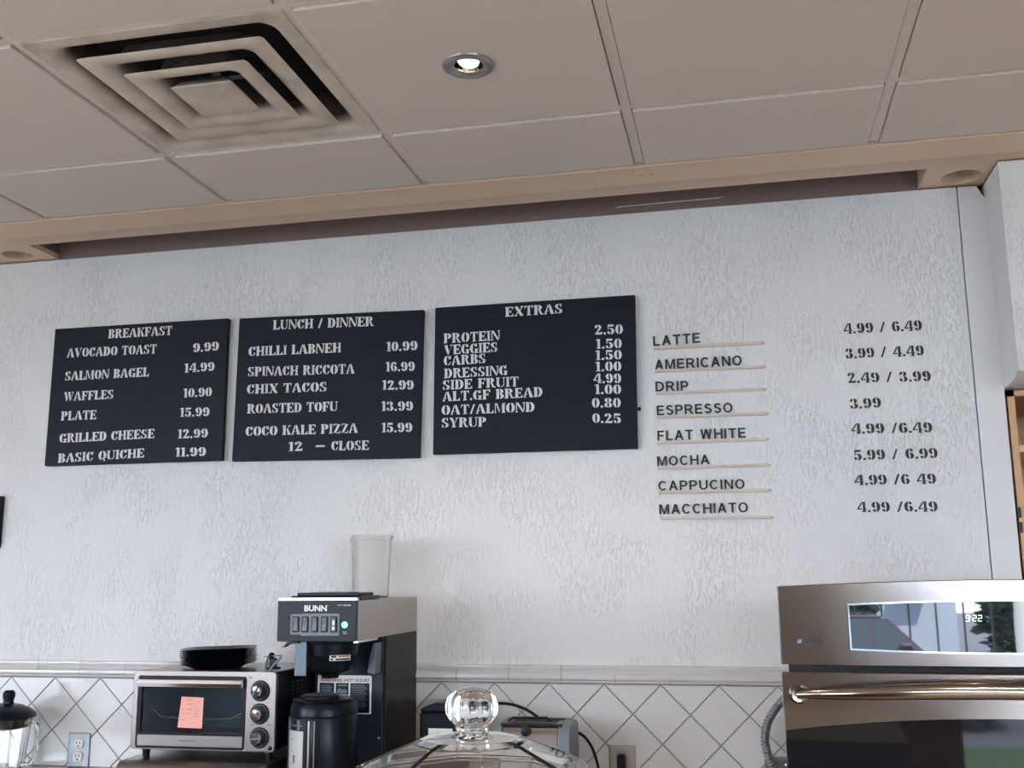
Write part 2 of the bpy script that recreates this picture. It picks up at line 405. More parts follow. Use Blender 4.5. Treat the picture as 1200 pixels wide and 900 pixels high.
gl('V', .90, [(0, 1), (.32, 1), (.52, .3), (.46, 0), (.36, 0)], R_(.0, .92, .38, 1), [(.52, .1), (.56, .3), (.82, .96), (.76, .96)], R_(.62, .92, .90, 1))
gl('W', 1.20, [(0, 1), (.28, 1), (.44, .3), (.38, 0), (.30, 0)], [(.44, .1), (.48, .3), (.60, .96), (.55, .96)], [(.48, 1), (.76, 1), (.90, .3), (.84, 0), (.76, 0)], [(.90, .1), (.94, .3), (1.14, .96), (1.08, .96)], R_(.98, .92, 1.2, 1))
gl('X', .90, [(.02, 1), (.32, 1), (.88, 0), (.58, 0)], [(.10, .06), (.18, .06), (.40, .44), (.36, .52)], [(.52, .56), (.56, .48), (.80, .94), (.72, .94)], R_(0, 0, .28, .08), R_(.60, .92, .90, 1))
gl('Y', .88, [(0, 1), (.30, 1), (.54, .46), (.34, .42)], R_(.33, 0, .55, .44), R_(.25, 0, .63, .08), [(.54, .5), (.60, .5), (.80, .94), (.72, .94)], R_(.60, .92, .88, 1))
gl('Z', .76, [(.04, .06), (.30, .06), (.74, .94), (.46, .94)], R_(.06, .91, .42, 1), [(.04, .70), (.04, 1), (.20, 1)], R_(.36, 0, .72, .09), [(.74, .32), (.74, 0), (.54, 0)])
gl('0', .66, A_(.31, .5, .31, .5, .12, .42, 98, 262, 9), A_(.35, .5, .31, .5, .12, .42, -82, 82, 9))
gl('1', .42, R_(.12, 0, .34, 1), R_(.04, 0, .42, .08), [(.0, .82), (.12, .9), (.12, 1), (.0, .92)])
gl('2', .70, A_(.30, .72, .32, .28, .12, .19, 0, 90, 6), A_(.28, .76, .26, .24, .06, .14, 100, 200, 5), [(.40, .70), (.62, .70), (.30, .24), (.06, .08), (.06, .02)], [(.04, 0), (.66, 0), (.68, .32), (.58, .2), (.1, .2)])
gl('3', .68, A_(.32, .76, .28, .24, .09, .15, -80, 85, 6), A_(.34, .27, .32, .27, .11, .16, -95, 80, 7), A_(.26, .76, .24, .24, .06, .14, 100, 200, 4), A_(.26, .25, .24, .25, .06, .14, 160, 262, 4))
gl('4', .76, [(.0, .26), (.10, .26), (.44, .9), (.44, 1), (.38, 1), (0, .34)], R_(0, .24, .40, .34), R_(.46, 0, .66, 1), R_(.38, 0, .74, .08), R_(.66, .24, .76, .34))
gl('5', .68, R_(.08, .80, .60, 1), R_(.08, .50, .16, .86), A_(.34, .32, .32, .32, .11, .20, -95, 110, 8), A_(.26, .25, .24, .25, .06, .14, 170, 262, 4))
gl('6', .70, A_(.34, .5, .34, .5, .13, .40, 95, 262, 9), A_(.38, .31, .31, .31, .11, .22, -82, 82, 7), A_(.36, .74, .27, .26, .08, .14, 0, 80, 4))
gl('8', .70, A_(.33, .76, .28, .24, .10, .15, 98, 262, 6), A_(.37, .76, .28, .24, .10, .15, -82, 82, 6), A_(.33, .26, .32, .26, .12, .17, 98, 262, 6), A_(.37, .26, .32, .26, .12, .17, -82, 82, 6))
gl('9', .70, *[[[(.70-x, 1-y) for x, y in q] for q in A_(.34, .5, .34, .5, .13, .40, 95, 262, 9)], [[(.70-x, 1-y) for x, y in q] for q in A_(.38, .31, .31, .31, .11, .22, -82, 82, 7)], [[(.70-x, 1-y) for x, y in q] for q in A_(.36, .74, .27, .26, .08, .14, 0, 80, 4)]])
gl('.', .26, R_(.03, 0, .23, .2))
gl('/', .52, [(0, 0), (.16, 0), (.50, 1), (.34, 1)])
gl('-', .52, R_(0, .34, .50, .52))
gl(' ', .42)
def stencil(s, x0, z0, x1, z1, h, y, t=.0008):
    """stencil-serif line whose baseline runs from (x0,z0) to (x1,z1)"""
    gap = .07; tot = sum(GL[c][0] for c in s) + gap*(len(s)-1)
    kx = (x1-x0)/tot; g = G(); x = 0; out = []
    for c in s:
        w, ps = GL[c]
        if c == ' ' and g.v: out.append(g); g = G()
        for p in ps:
            q = [(x0+(x+a)*kx, z0+(z1-z0)*(x+a)/tot + b*h) for a, b in p]
            g.prism(q, 'y', y-t, y)
        x += w + gap
    return out + [g]

# plain sans alphabet (monoline, cap height 1, stroke T_)
T_ = .165
SL = {}
def sl(c, w, *parts):
    ps = []
    for p in parts: ps += p if isinstance(p[0], list) else [p]
    SL[c] = (w, ps)
def E_(cx, cy, ro, rp, a0, a1, n=10, t=.165):
    o = []; i_ = []
    for k in range(n+1):
        a = math.radians(a0+(a1-a0)*k/n); o.append((cx+ro*math.cos(a), cy+rp*math.sin(a))); i_.append((cx+(ro-t)*math.cos(a), cy+(rp-t*.9)*math.sin(a)))
    return [[o[k], o[k+1], i_[k+1], i_[k]] for k in range(n)]
t_ = T_; u_ = .15
sl('A', .78, [(0, 0), (t_+.01, 0), (.47, 1), (.30, 1)], [(.78-t_-.01, 0), (.78, 0), (.48, 1), (.31, 1)], R_(.16, .24, .62, .24+u_))
sl('C', .76, E_(.39, .5, .39, .51, 42, 318, 16))
sl('D', .74, R_(0, 0, t_, 1), R_(t_, 0, .32, u_), R_(t_, 1-u_, .32, 1), E_(.31, .5, .43, .5, -90, 90, 12))
sl('E', .66, R_(0, 0, t_, 1), R_(t_, 0, .66, u_), R_(t_, 1-u_, .64, 1), R_(t_, .44, .60, .44+u_))
sl('F', .60, R_(0, 0, t_, 1), R_(t_, 1-u_, .60, 1), R_(t_, .42, .54, .42+u_))
sl('H', .74, R_(0, 0, t_, 1), R_(.74-t_, 0, .74, 1), R_(t_, .43, .74-t_, .43+u_))
sl('I', .17, R_(0, 0, t_, 1))
sl('L', .60, R_(0, 0, t_, 1), R_(t_, 0, .60, u_))
sl('M', .88, R_(0, 0, t_-.01, 1), R_(.88-t_+.01, 0, .88, 1), [(.10, 1), (.22, 1), (.50, 0), (.38, 0)], [(.66, 1), (.78, 1), (.50, 0), (.38, 0)])
sl('N', .74, R_(0, 0, t_-.01, 1), R_(.74-t_+.01, 0, .74, 1), [(.02, 1), (.17, 1), (.72, 0), (.57, 0)])
sl('O', .82, E_(.41, .5, .41, .51, 0, 360, 24))
sl('P', .68, R_(0, 0, t_, 1), R_(t_, 1-u_, .36, 1), R_(t_, .37, .36, .37+u_), E_(.36, .685, .32, .315, -90, 90, 10))
sl('R', .76, R_(0, 0, t_, 1), R_(t_, 1-u_, .38, 1), R_(t_, .40, .38, .40+u_), E_(.38, .70, .32, .30, -90, 90, 10), [(.32, .44), (.50, .46), (.78, 0), (.58, 0)])
sl('S', .68, E_(.33, .72, .30, .29, 25, 235, 10), [(.16, .60), (.24, .71), (.56, .42), (.48, .32)], E_(.34, .29, .33, .30, -160, 62, 12))
sl('T', .68, R_(0, 1-u_, .68, 1), R_(.34-t_/2, 0, .34+t_/2, 1-u_))
sl('U', .74, R_(0, .36, t_, 1), R_(.74-t_, .36, .74, 1), E_(.37, .37, .37, .38, 180, 360, 12))
sl('W', 1.04, [(0, 1), (t_, 1), (.34, 0), (.19, 0)], [(.44, 1), (.60, 1), (.34, 0), (.19, 0)], [(.44, 1), (.60, 1), (.85, 0), (.70, 0)], [(1.04-t_, 1), (1.04, 1), (.85, 0), (.70, 0)])
SL[' '] = (.30, [])
BREAKFAST_LINES = [
    ('BREAKFAST', -2.0361, 2.3011, -1.8023, 2.2997, 0.0309),
    ('AVOCADO TOAST', -2.1875, 2.2438, -1.8546, 2.2401, 0.0311),
    ('9.99', -1.7235, 2.2363, -1.6314, 2.2379, 0.0301),
    ('SALMON BAGEL', -2.1888, 2.1648, -1.8775, 2.1643, 0.0307),
    ('14.99', -1.7500, 2.1699, -1.6438, 2.1711, 0.0299),
    ('WAFFLES', -2.1870, 2.0950, -2.0034, 2.0955, 0.0305),
    ('10.90', -1.7491, 2.0874, -1.6489, 2.0874, 0.0297),
    ('PLATE', -2.1931, 2.0301, -2.0618, 2.0294, 0.0303),
    ('15.99', -1.7577, 2.0242, -1.6541, 2.0226, 0.0295),
    ('GRILLED CHEESE', -2.1931, 1.9554, -1.8456, 1.9586, 0.0300),
    ('12.99', -1.7616, 1.9542, -1.6563, 1.9535, 0.0292),
    ('BASIC QUICHE', -2.1929, 1.8891, -1.8790, 1.8967, 0.0298),
    ('11.99', -1.7668, 1.8949, -1.6603, 1.8940, 0.0291),
]
LUNCH_LINES = [
    ('LUNCH / DINNER', -1.4431, 2.2958, -1.1015, 2.2876, 0.0312),
    ('CHILLI LABNEH', -1.5255, 2.2129, -1.2085, 2.2086, 0.0311),
    ('10.99', -1.0574, 2.2030, -0.9565, 2.2014, 0.0301),
    ('SPINACH RICCOTA', -1.5249, 2.1463, -1.1624, 2.1377, 0.0309),
    ('16.99', -1.0585, 2.1391, -0.9647, 2.1357, 0.0300),
    ('CHIX TACOS', -1.5262, 2.0892, -1.2538, 2.0847, 0.0307),
    ('12.99', -1.0693, 2.0814, -0.9676, 2.0773, 0.0298),
    ('ROASTED TOFU', -1.5221, 2.0255, -1.2160, 2.0206, 0.0304),
    ('13.99', -1.0710, 2.0151, -0.9690, 2.0114, 0.0295),
    ('COCO KALE PIZZA', -1.5249, 1.9531, -1.1477, 1.9495, 0.0302),
    ('15.99', -1.0693, 1.9478, -0.9710, 1.9448, 0.0293),
    ('12', -1.3765, 1.8987, -1.3289, 1.8997, 0.0297),
    ('-', -1.2857, 1.8995, -1.2545, 1.8991, 0.0296),
    ('CLOSE', -1.2338, 1.8971, -1.1105, 1.8948, 0.0294),
]
EXTRAS_LINES = [
    ('EXTRAS', -0.6757, 2.2906, -0.4973, 2.2910, 0.0303),
    ('PROTEIN', -0.8714, 2.2186, -0.6933, 2.2188, 0.0305),
    ('VEGGIES', -0.8698, 2.1820, -0.7004, 2.1823, 0.0303),
    ('CARBS', -0.8711, 2.1476, -0.7382, 2.1489, 0.0303),
    ('DRESSING', -0.8696, 2.1078, -0.6703, 2.1088, 0.0302),
    ('SIDE FRUIT', -0.8743, 2.0719, -0.6354, 2.0721, 0.0300),
    ('ALT.GF BREAD', -0.8742, 2.0359, -0.5622, 2.0367, 0.0299),
    ('OAT/ALMOND', -0.8775, 1.9941, -0.5874, 1.9920, 0.0298),
    ('SYRUP', -0.8773, 1.9551, -0.7370, 1.9530, 0.0296),
    ('2.50', -0.4011, 2.2188, -0.3160, 2.2158, 0.0296),
    ('1.50', -0.3975, 2.1750, -0.3204, 2.1727, 0.0295),
    ('1.50', -0.3996, 2.1405, -0.3214, 2.1383, 0.0293),
    ('1.00', -0.4004, 2.1059, -0.3236, 2.1034, 0.0292),
    ('4.99', -0.4078, 2.0706, -0.3253, 2.0666, 0.0290),
    ('1.00', -0.4040, 2.0374, -0.3262, 2.0338, 0.0290),
    ('0.80', -0.4140, 1.9971, -0.3286, 1.9935, 0.0289),
    ('0.25', -0.4138, 1.9514, -0.3286, 1.9467, 0.0287),
]
DRINKS = [
    ('LATTE', -0.2289, 2.1780, -0.0907, 2.1809, 0.0297),
    ('AMERICANO', -0.2265, 2.1056, 0.0258, 2.1064, 0.0295),
    ('DRIP', -0.2263, 2.0405, -0.1302, 2.0384, 0.0292),
    ('ESPRESSO', -0.2248, 1.9694, -0.0068, 1.9690, 0.0281),
    ('FLAT WHITE', -0.2257, 1.8941, 0.0270, 1.8936, 0.0287),
    ('MOCHA', -0.2290, 1.8197, -0.0794, 1.8205, 0.0276),
    ('CAPPUCINO', -0.2283, 1.7481, 0.0169, 1.7471, 0.0274),
    ('MACCHIATO', -0.2276, 1.6794, 0.0227, 1.6802, 0.0280),
]
LEDGES = [
    ('L', -0.2268, 2.1688, 0.0942, 2.1679, 0.0050),
    ('A', -0.2251, 2.0999, 0.0943, 2.0965, 0.0048),
    ('D', -0.2234, 2.0323, 0.0932, 2.0304, 0.0048),
    ('E', -0.2242, 1.9613, 0.0955, 1.9592, 0.0048),
    ('F', -0.2252, 1.8854, 0.0931, 1.8849, 0.0047),
    ('M', -0.2278, 1.8109, 0.0908, 1.8113, 0.0048),
    ('C', -0.2270, 1.7410, 0.0915, 1.7390, 0.0047),
    ('MA', -0.2256, 1.6677, 0.0926, 1.6628, 0.0047),
]
PRICES = [
    ('4.99 / 6.49', 0.3165, 2.1836, 0.5289, 2.1814, 0.0303),
    ('3.99 / 4.49', 0.3170, 2.1106, 0.5284, 2.1087, 0.0300),
    ('2.49 / 3.99', 0.3176, 2.0398, 0.5413, 2.0344, 0.0297),
    ('3.99', 0.3193, 1.9649, 0.4032, 1.9652, 0.0294),
    ('4.99 /6.49', 0.3191, 1.8939, 0.5336, 1.8896, 0.0292),
    ('5.99 / 6.99', 0.3200, 1.8188, 0.5421, 1.8177, 0.0290),
    ('4.99 /6 49', 0.3176, 1.7491, 0.5324, 1.7470, 0.0287),
    ('4.99 /6.49', 0.3198, 1.6739, 0.5306, 1.6709, 0.0285),
]

# ================================================================ THE SETTING
HC = 2.6164                      # ceiling grid height
GX = -1.4432; GY = -0.700; T = 0.61
wall = struct('wall_back', G().box(-4.2, 0, 0, 0.652, .10, 2.598), 'stucco', origin=(0, 0, 0))
obj('wall_strip', G().prism([(.655, .5), (.725, .5), (.730, 2.560), (.722, 2.566), (.706, 2.596), (.655, 2.597)], 'y', -.004, .10), 'plaster', wall, bevel=.002)
obj('grout_bed', G().box(-4.2, -.003, .933, .70, 0, 1.215), 'grout', wall)
struct('wall_core', G().box(-4.2, .45, 0, 5, .55, 2.95).box(-4.2, .10, 0, .652, .45, .02), 'roomwall')
struct('floor', G().box(-4.6, -6, -.1, 5, .5, 0), 'floor')
struct('roof_light_block', G().box(-4.7, -6.2, 2.86, 5.1, .6, 2.96), 'roomwall')  # unseen slab added above the ceiling to block sky light
struct('wall_right', G().box(4.9, -6, 0, 5.0, .5, 2.9), 'roomwall')
struct('wall_left', G().box(-4.6, -6, 0, -4.5, -4.9, 2.9).box(-4.6, -2.7, 0, -4.5, .5, 2.9).box(-4.6, -4.9, 0, -4.5, -2.7, .5).box(-4.6, -4.9, 2.5, -4.5, -2.7, 2.9), 'roomwall')
struct('wall_rear', G().box(-4.6, -6.1, 0, -4.3, -6, 2.9).box(-2.1, -6.1, 0, .2, -6, 2.9).box(4.8, -6.1, 0, 5, -6, 2.9)
       .box(-4.3, -6.1, 0, -2.1, -6, .5).box(.2, -6.1, 0, 1.12, -6, .92).box(1.12, -6.1, 0, 4.8, -6, .12).box(-4.3, -6.1, 2.5, -2.1, -6, 2.9).box(.2, -6.1, 2.5, 4.8, -6, 2.9), 'roomwall')

def window(name, axis, a0, a1, z0, z1, pos, mull):
    w = struct(name, G().box(a0, pos-.03, z0, a1, pos+.03, z0+.05).box(a0, pos-.03, z1-.05, a1, pos+.03, z1) if axis == 'x' else
               G().box(pos-.03, a0, z0, pos+.03, a1, z0+.05).box(pos-.03, a0, z1-.05, pos+.03, a1, z1), 'frame')
    for m in mull:
        g = G().box(m-.025, pos-.03, z0, m+.025, pos+.03, z1) if axis == 'x' else G().box(pos-.03, m-.025, z0, pos+.03, m+.025, z1)
        obj('mullion', g, 'frame', w)
window('window_1', 'x', .2, 4.8, .10, 2.5, -6.05, (.225, 2.62, 4.775))
window('window_2', 'x', -4.3, -2.1, .5, 2.5, -6.05, (-4.275, -3.2, -2.125))
window('window_3', 'y', -4.9, -2.7, .5, 2.5, -4.55, (-4.875, -3.8, -2.725))

# --- chair rail and diamond tiles, each a piece of the wall
railprof = [(0, 1.2545), (-.006, 1.2545), (-.012, 1.2515), (-.0125, 1.2470), (-.0105, 1.2425), (-.0080, 1.2385), (-.0075, 1.2350), (-.0110, 1.2315), (-.0170, 1.2285), (-.0195, 1.2235), (-.0180, 1.2170), (-.0110, 1.2120), (-.0105, 1.2065), (0, 1.2065)]
i0 = -26
first = None
for i in range(i0, 6):
    x0 = -.212 + i*.1545; x1 = min(x0+.1530, .70)
    if x0 > .68: break
    obj('rail_tile', G().prism(railprof, 'x', x0, x1), 'railtile', wall, smooth=True, angle=40)
def clip(poly, f):
    out = []
    for i in range(len(poly)):
        a, b = poly[i], poly[(i+1) % len(poly)]; fa, fb = f(a), f(b)
        if fa >= 0: out.append(a)
        if (fa >= 0) != (fb >= 0):
            t = fa/(fa-fb); out.append((a[0]+(b[0]-a[0])*t, a[1]+(b[1]-a[1])*t))
    return out
def shrink(p, k):
    c = (sum(a[0] for a in p)/len(p), sum(a[1] for a in p)/len(p))
    n = len(p); out = []
    for i in range(n):
        a, b, d = p[i-1], p[i], p[(i+1) % n]
        e1 = Vector((b[0]-a[0], b[1]-a[1])).normalized(); e2 = Vector((d[0]-b[0], d[1]-b[1])).normalized()
        n1 = Vector((-e1.y, e1.x)); n2 = Vector((-e2.y, e2.x))
        if n1.dot(Vector((c[0]-b[0], c[1]-b[1]))) < 0: n1 = -n1
        if n2.dot(Vector((c[0]-b[0], c[1]-b[1]))) < 0: n2 = -n2
        m = n1+n2; m = m/max(.3, m.dot(n1)); out.append((b[0]+m.x*k, b[1]+m.y*k))
    return out
DG = .1597; AX = -2.1564; hd = DG/2
for r in range(0, 5):
    zc = 1.203 - r*hd
    for i in range(-4, 20):
        xc = AX + i*DG + (0 if r % 2 == 1 else hd)
        p = [(xc-hd, zc), (xc, zc-hd), (xc+hd, zc), (xc, zc+hd)]
        p = clip(p, lambda q: 1.2045-q[1]); p = clip(p, lambda q: q[1]-.934); p = clip(p, lambda q: .70-q[0])
        if len(p) < 3: continue
        A = abs(sum(p[k][0]*p[(k+1) % len(p)][1]-p[(k+1) % len(p)][0]*p[k][1] for k in range(len(p))))/2
        if A < .0008: continue
        a = shrink(p, .0010); b = shrink(p, .0026)
        dy = random.uniform(-.0004, .0004)
        g = G().frustum(a, a, 'y', 0, -.0062)
        g.frustum(a, b, 'y', -.0062, -.0085+dy)
        obj('wall_tile', g, 'tile', wall)

# --- suspended ceiling: boards and grid runners, each a piece of the ceiling
ceil = struct('ceiling', G().box(-4.6, -6, 2.70, 5, .0, 2.72), 'roomwall', origin=(0, 0, 2.70))
LAMPS = [(-.536, -1.003), (.684, -2.22), (-1.756, -2.22), (1.90, -1.0), (-.536, -3.44), (1.9, -3.44), (.684, -4.66)]
def ceil_tile(x0, y0, x1, y1):
    z0, z1 = HC-.007, HC+.012; gp = .0145
    a, b, c, d = x0+gp, y0+gp, x1-gp, y1-gp
    lamp = [l for l in LAMPS if x0 < l[0] < x1 and y0 < l[1] < y1]
    if lamp: g = G().holed(a, b, c, d, lamp[0][0], lamp[0][1], .047, z0, z1)
    else: g = G().box(a, b, z0, c, d, z1)
    obj('ceiling_tile', g, 'ceil', ceil, bevel=0 if lamp else .0015)
YS = [-.347, GY] + [GY-T*k for k in range(1, 9)]
for i in range(-5, 11):
    for j in range(len(YS)-1):
        y1 = YS[j] + (.0145-.004 if j == 0 else 0); y0 = YS[j+1]
        x0 = GX+T*i; x1 = x0+T
        if i == 0 and j == 1: continue
        if y0 < -6: continue
        ceil_tile(x0, y0, x1, y1)
for i in range(-5, 12):
    x = GX+T*i
    obj('grid_runner', G().box(x-.012, -6, HC, x+.012, -.35, HC+.004).box(x-.001, -6, HC+.004, x+.001, -.35, HC+.03), 'tee', ceil)
for j in range(1, len(YS)):
    for i in range(-5, 11):
        x = GX+T*i
        obj('cross_runner', G().box(x+.012, YS[j]-.012, HC+.0005, x+T-.012, YS[j]+.012, HC+.0045).box(x+.012, YS[j]-.001, HC+.0045, x+T-.012, YS[j]+.001, HC+.03), 'tee', ceil)

# --- tan soffit between ceiling and wall, with the dark light slot and two round holes
ZS = 2.603
band = [(-.341, 2.640), (-.341, 2.6095), (-.338, 2.607), (-.300, 2.6065), (-.262, 2.6035), (-.238, 2.5995), (-.230, 2.599), (-.223, 2.6015), (-.150, ZS), (-.150, 2.64)]
sof = struct('trim_1', G().prism(band, 'x', -4.2, 5.0), 'tan', smooth=True, angle=25)
obj('soffit_end', G().holed(-2.72, -.150, -2.268, .012, -2.378, -.060, .052, ZS, ZS+.018), 'tan', sof)
obj('soffit_end', G().box(-4.2, -.150, ZS, -2.72, .012, ZS+.018), 'tan', sof)
obj('soffit_end', G().holed(.550, -.150, .728, .020, .655, -.066, .053, ZS, ZS+.018), 'tan', sof)
obj('can_liner', G().ring([(.053, .0), (.055, .0), (.055, .12), (.053, .12)], (-2.378, -.060, ZS+.002), 40).lathe([(.0545, .118), (.0545, .124)], (-2.378, -.06, ZS), 40), 'tan', sof, smooth=True, label='round hole cut through the left end of the tan soffit')
obj('can_liner', G().ring([(.054, .0), (.056, .0), (.056, .12), (.054, .12)], (.655, -.066, ZS+.002), 40).lathe([(.0555, .118), (.0555, .124)], (.655, -.066, ZS), 40), 'tan', sof, smooth=True, label='round hole cut through the right end of the tan soffit')
obj('slot_back', G().box(-2.30, .008, 2.590, .60, .03, 2.80), 'plum', sof)
obj('slot_back', G().box(-2.30, -.156, 2.735, .60, .03, 2.75), 'plum', sof)
obj('slot_end', G().box(-2.285, -.149, 2.606, -2.270, .008, 2.74), 'plum', sof)
obj('slot_end', G().box(.552, -.149, 2.606, .570, .008, 2.74), 'tan', sof)
obj('slot_front', G().box(-2.30, -.156, 2.62, .60, -.150, 2.74), 'plum', sof)
obj('scrape_mark', G().prism([(-.335, 2.6215), (-.30, 2.6245), (-.02, 2.6265), (.0, 2.630), (-.15, 2.629), (-.32, 2.6265)], 'y', .0065, .0085), 'tee', sof, label='pale scrape on the dark board')
for x in (-.226, -.196): obj('screw', G().lathe([(0, -.0022), (.0028, -.0018), (.004, 0), (.004, .002)], (x, -.285, 2.6055), 12), 'nickel', sof)
# --- painted bulkhead at the right end, above the open wooden shelves
bulk = struct('wall_right_bulkhead', G().prism([(-.172, 2.022), (-.120, 2.008), (.10, 2.000), (.10, 2.5985), (-.172, 2.5985)], 'x', .727, 2.4), 'stucco', origin=(.727, 0, 2))

# ================================================================ SHELVES at the right edge
sh = thing('shelf_unit', (1.1, .2, 0), 'open birch shelf unit recessed beside the right end of the white wall', 'shelf')
obj('side_panel', G().box(.735, .0, 0, .753, .44, 1.998), 'wood', sh)
obj('side_panel', G().box(1.9, .0, 0, 1.918, .44, 1.998), 'wood', sh)
obj('back_panel', G().box(.735, .425, 0, 1.918, .44, 1.998), 'wood', sh)
obj('top_panel', G().box(.735, 0, 1.982, 1.918, .44, 1.998), 'wood', sh)
for z in (1.838, 1.42, 1.0):
    obj('shelf_board', G().box(.754, .004, z-.010, 1.899, .424, z+.010), 'woodpale', sh)
obj('rail', G().box(.754, .36, 1.735, 1.899, .372, 1.765), 'wood', sh)
for z in (1.664, 1.624): obj('hinge', G().box(.731, -.004, z-.014, .741, .0, z+.014), 'black', sh)

# ================================================================ CEILING FITTINGS
cx, cy = -1.138, -1.005
df = thing('ceiling_diffuser', (cx, cy, HC), 'square beige stepped air diffuser set in the ceiling grid, dusty round its slots', 'air vent')
def sqring(prof, sh_=(0, 0)):           # prof: list of (half, z, corner radius), closed loop
    return G().loft([rsq(h, HC+z, r, cx, cy) for h, z, r in prof], close=True)
obj('frame', sqring([(.294, -.004, .004), (.272, -.0035, .02), (.258, -.001, .035), (.249, .007, .045), (.243, .022, .05), (.238, .060, .05), (.236, .10, .05), (.241, .10, .05), (.248, .06, .05), (.295, .004, .004)]), 'diffuser', df, smooth=True, angle=50, origin=(cx, cy, HC))
obj('louver_ring', sqring([(.2185, -.008, .012), (.216, -.0100, .012), (.185, -.0085, .016), (.168, -.002, .028), (.160, .010, .035), (.156, .045, .04), (.159, .046, .04), (.172, .010, .04), (.216, -.006, .012)]), 'diffuser', df, smooth=True, angle=50, origin=(cx, cy, HC-.007))
obj('louver_ring', sqring([(.1475, -.016, .010), (.145, -.0180, .010), (.117, -.0168, .014), (.102, -.011, .022), (.094, .0, .028), (.090, .040, .03), (.093, .041, .03), (.105, .0, .03), (.145, -.014, .010)]), 'diffuser', df, smooth=True, angle=50, origin=(cx, cy, HC-.015))
obj('center_plate', G().loft([rsq(.0755, HC-.020, .006, cx, cy), rsq(.073, HC-.0225, .006, cx, cy), rsq(.002, HC-.029, .001, cx, cy)]).loft([rsq(.074, HC-.020, .006, cx, cy), rsq(.05, HC+.01, .006, cx, cy)]), 'diffuser', df, origin=(cx, cy, HC-.024))
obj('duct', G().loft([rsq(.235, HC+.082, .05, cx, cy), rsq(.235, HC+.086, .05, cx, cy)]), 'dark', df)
obj('damper', G().box(cx-.13, cy+.03, HC+.05, cx+.11, cy+.05, HC+.073).box(cx-.02, cy-.13, HC+.05, cx, cy+.13, HC+.06), 'galv', df)

def downlight(x, y, label, group=None, power=17, tilt=.35):
    t = thing('downlight', (x, y, HC), label, 'ceiling light', group)
    z = HC-.007
    obj('trim_ring', G().ring([(.0575, -.0005), (.0565, -.0045), (.052, -.0065), (.038, -.0055), (.033, -.002), (.033, .014), (.046, .014), (.046, .0005)], (x, y, z), 48), 'nickel', t, smooth=True)
    obj('gimbal_cup', G().ring([(.0325, -.001), (.031, -.001), (.0295, .012), (.0305, .05), (.0325, .05)], (x, y, z), 40), 'chrome', t, smooth=True)
    m = Matrix.Translation((x, y, z+.014)) @ Matrix.Rotation(-tilt, 4, 'X')
    g = G().ring([(.0262, -.002), (.0248, -.003), (.0238, .0), (.0248, .03), (.0262, .03)], (0, 0, 0), 40).xf(m); obj('bulb_rim', g, 'chrome', t, smooth=True)
    g = G().lathe([(0, .0035), (.012, .0025), (.0236, .0)], (0, 0, 0), 32).xf(m); obj('bulb_face', g, 'bulb', t, smooth=True)
    d = bpy.data.lights.new('downlight_beam', 'SPOT'); d.energy = power; d.color = (1, .82, .62); d.spot_size = math.radians(105); d.spot_blend = .7; d.shadow_soft_size = .025
    o = bpy.data.objects.new('downlight_beam', d); COL.objects.link(o); o.parent = t; o.location = (0, .004, -.012); o.rotation_euler = (tilt*.5, 0, 0)
    return t
downlight(*LAMPS[0], 'round brushed-metal downlight, lit warm, beside the air diffuser', power=6)
for q, w_ in zip(LAMPS[1:], ('above the customer counter, right of the air diffuser', 'above the customer counter at the left', 'near the wooden shelves, right of the oven', 'behind the viewer, in line with the diffuser', 'behind the viewer at the right', 'nearest to the street windows')): downlight(*q, 'brushed-metal downlight ' + w_, tilt=.1)

# ================================================================ MENU BOARDS
def board(name_label, x0, z0, x1, z1, lines, skew=(0, 0, 0, 0), nubs=()):
    t = thing('menu_board', ((x0+x1)/2, 0, z0), name_label, 'menu board')
    p = [(x0+skew[0], z0), (x1+skew[1], z0+skew[3]), (x1, z1+skew[2]), (x0, z1)]
    obj('panel', G().prism(p, 'y', -.022, -.004), 'board', t, bevel=.0015)
    for zb in (z1-.10, z0+.07): obj('batten', G().box(x0+.06, -.004, zb, x1-.06, .0, zb+.03), 'black', t)
    for s, a, b, c, d, h in lines:
        nm = 'heading_lettering' if (s, a, b, c, d, h) == lines[0] else ('price_lettering' if s[0].isdigit() else 'item_lettering')
        for wg in stencil(s, a, b, c, d, h, -.0222): obj(nm, wg, 'whitepaint', t)
    for x, z in nubs:
        obj('clip', G().lathe([(0, -.010), (.004, -.009), (.006, -.004), (.006, 0)], (x, -.004, z), 12, 'y'), 'black', t)
    return t
board('black menu board headed BREAKFAST, leftmost of the three', -2.241, 1.880, -1.603, 2.346, BREAKFAST_LINES, (-.002, -.001, -.002, -.002), [(-2.243, 2.06), (-2.245, 1.90)])
board('black menu board headed LUNCH / DINNER, in the middle of the three', -1.563, 1.874, -.938, 2.341, LUNCH_LINES, (-.006, -.010, -.011, -.009))
board('black menu board headed EXTRAS, rightmost of the three', -.900, 1.874, -.277, 2.334, EXTRAS_LINES, (-.005, -.006, 0, -.003), [(-.276, 1.99)])
lb = obj('framed_board', G().box(-2.95, -.024, 1.615, -2.399, 0, 1.785), 'black', bevel=.002)
tag(lb, 'dark board at the left edge of the wall, only its right edge in view', 'board')

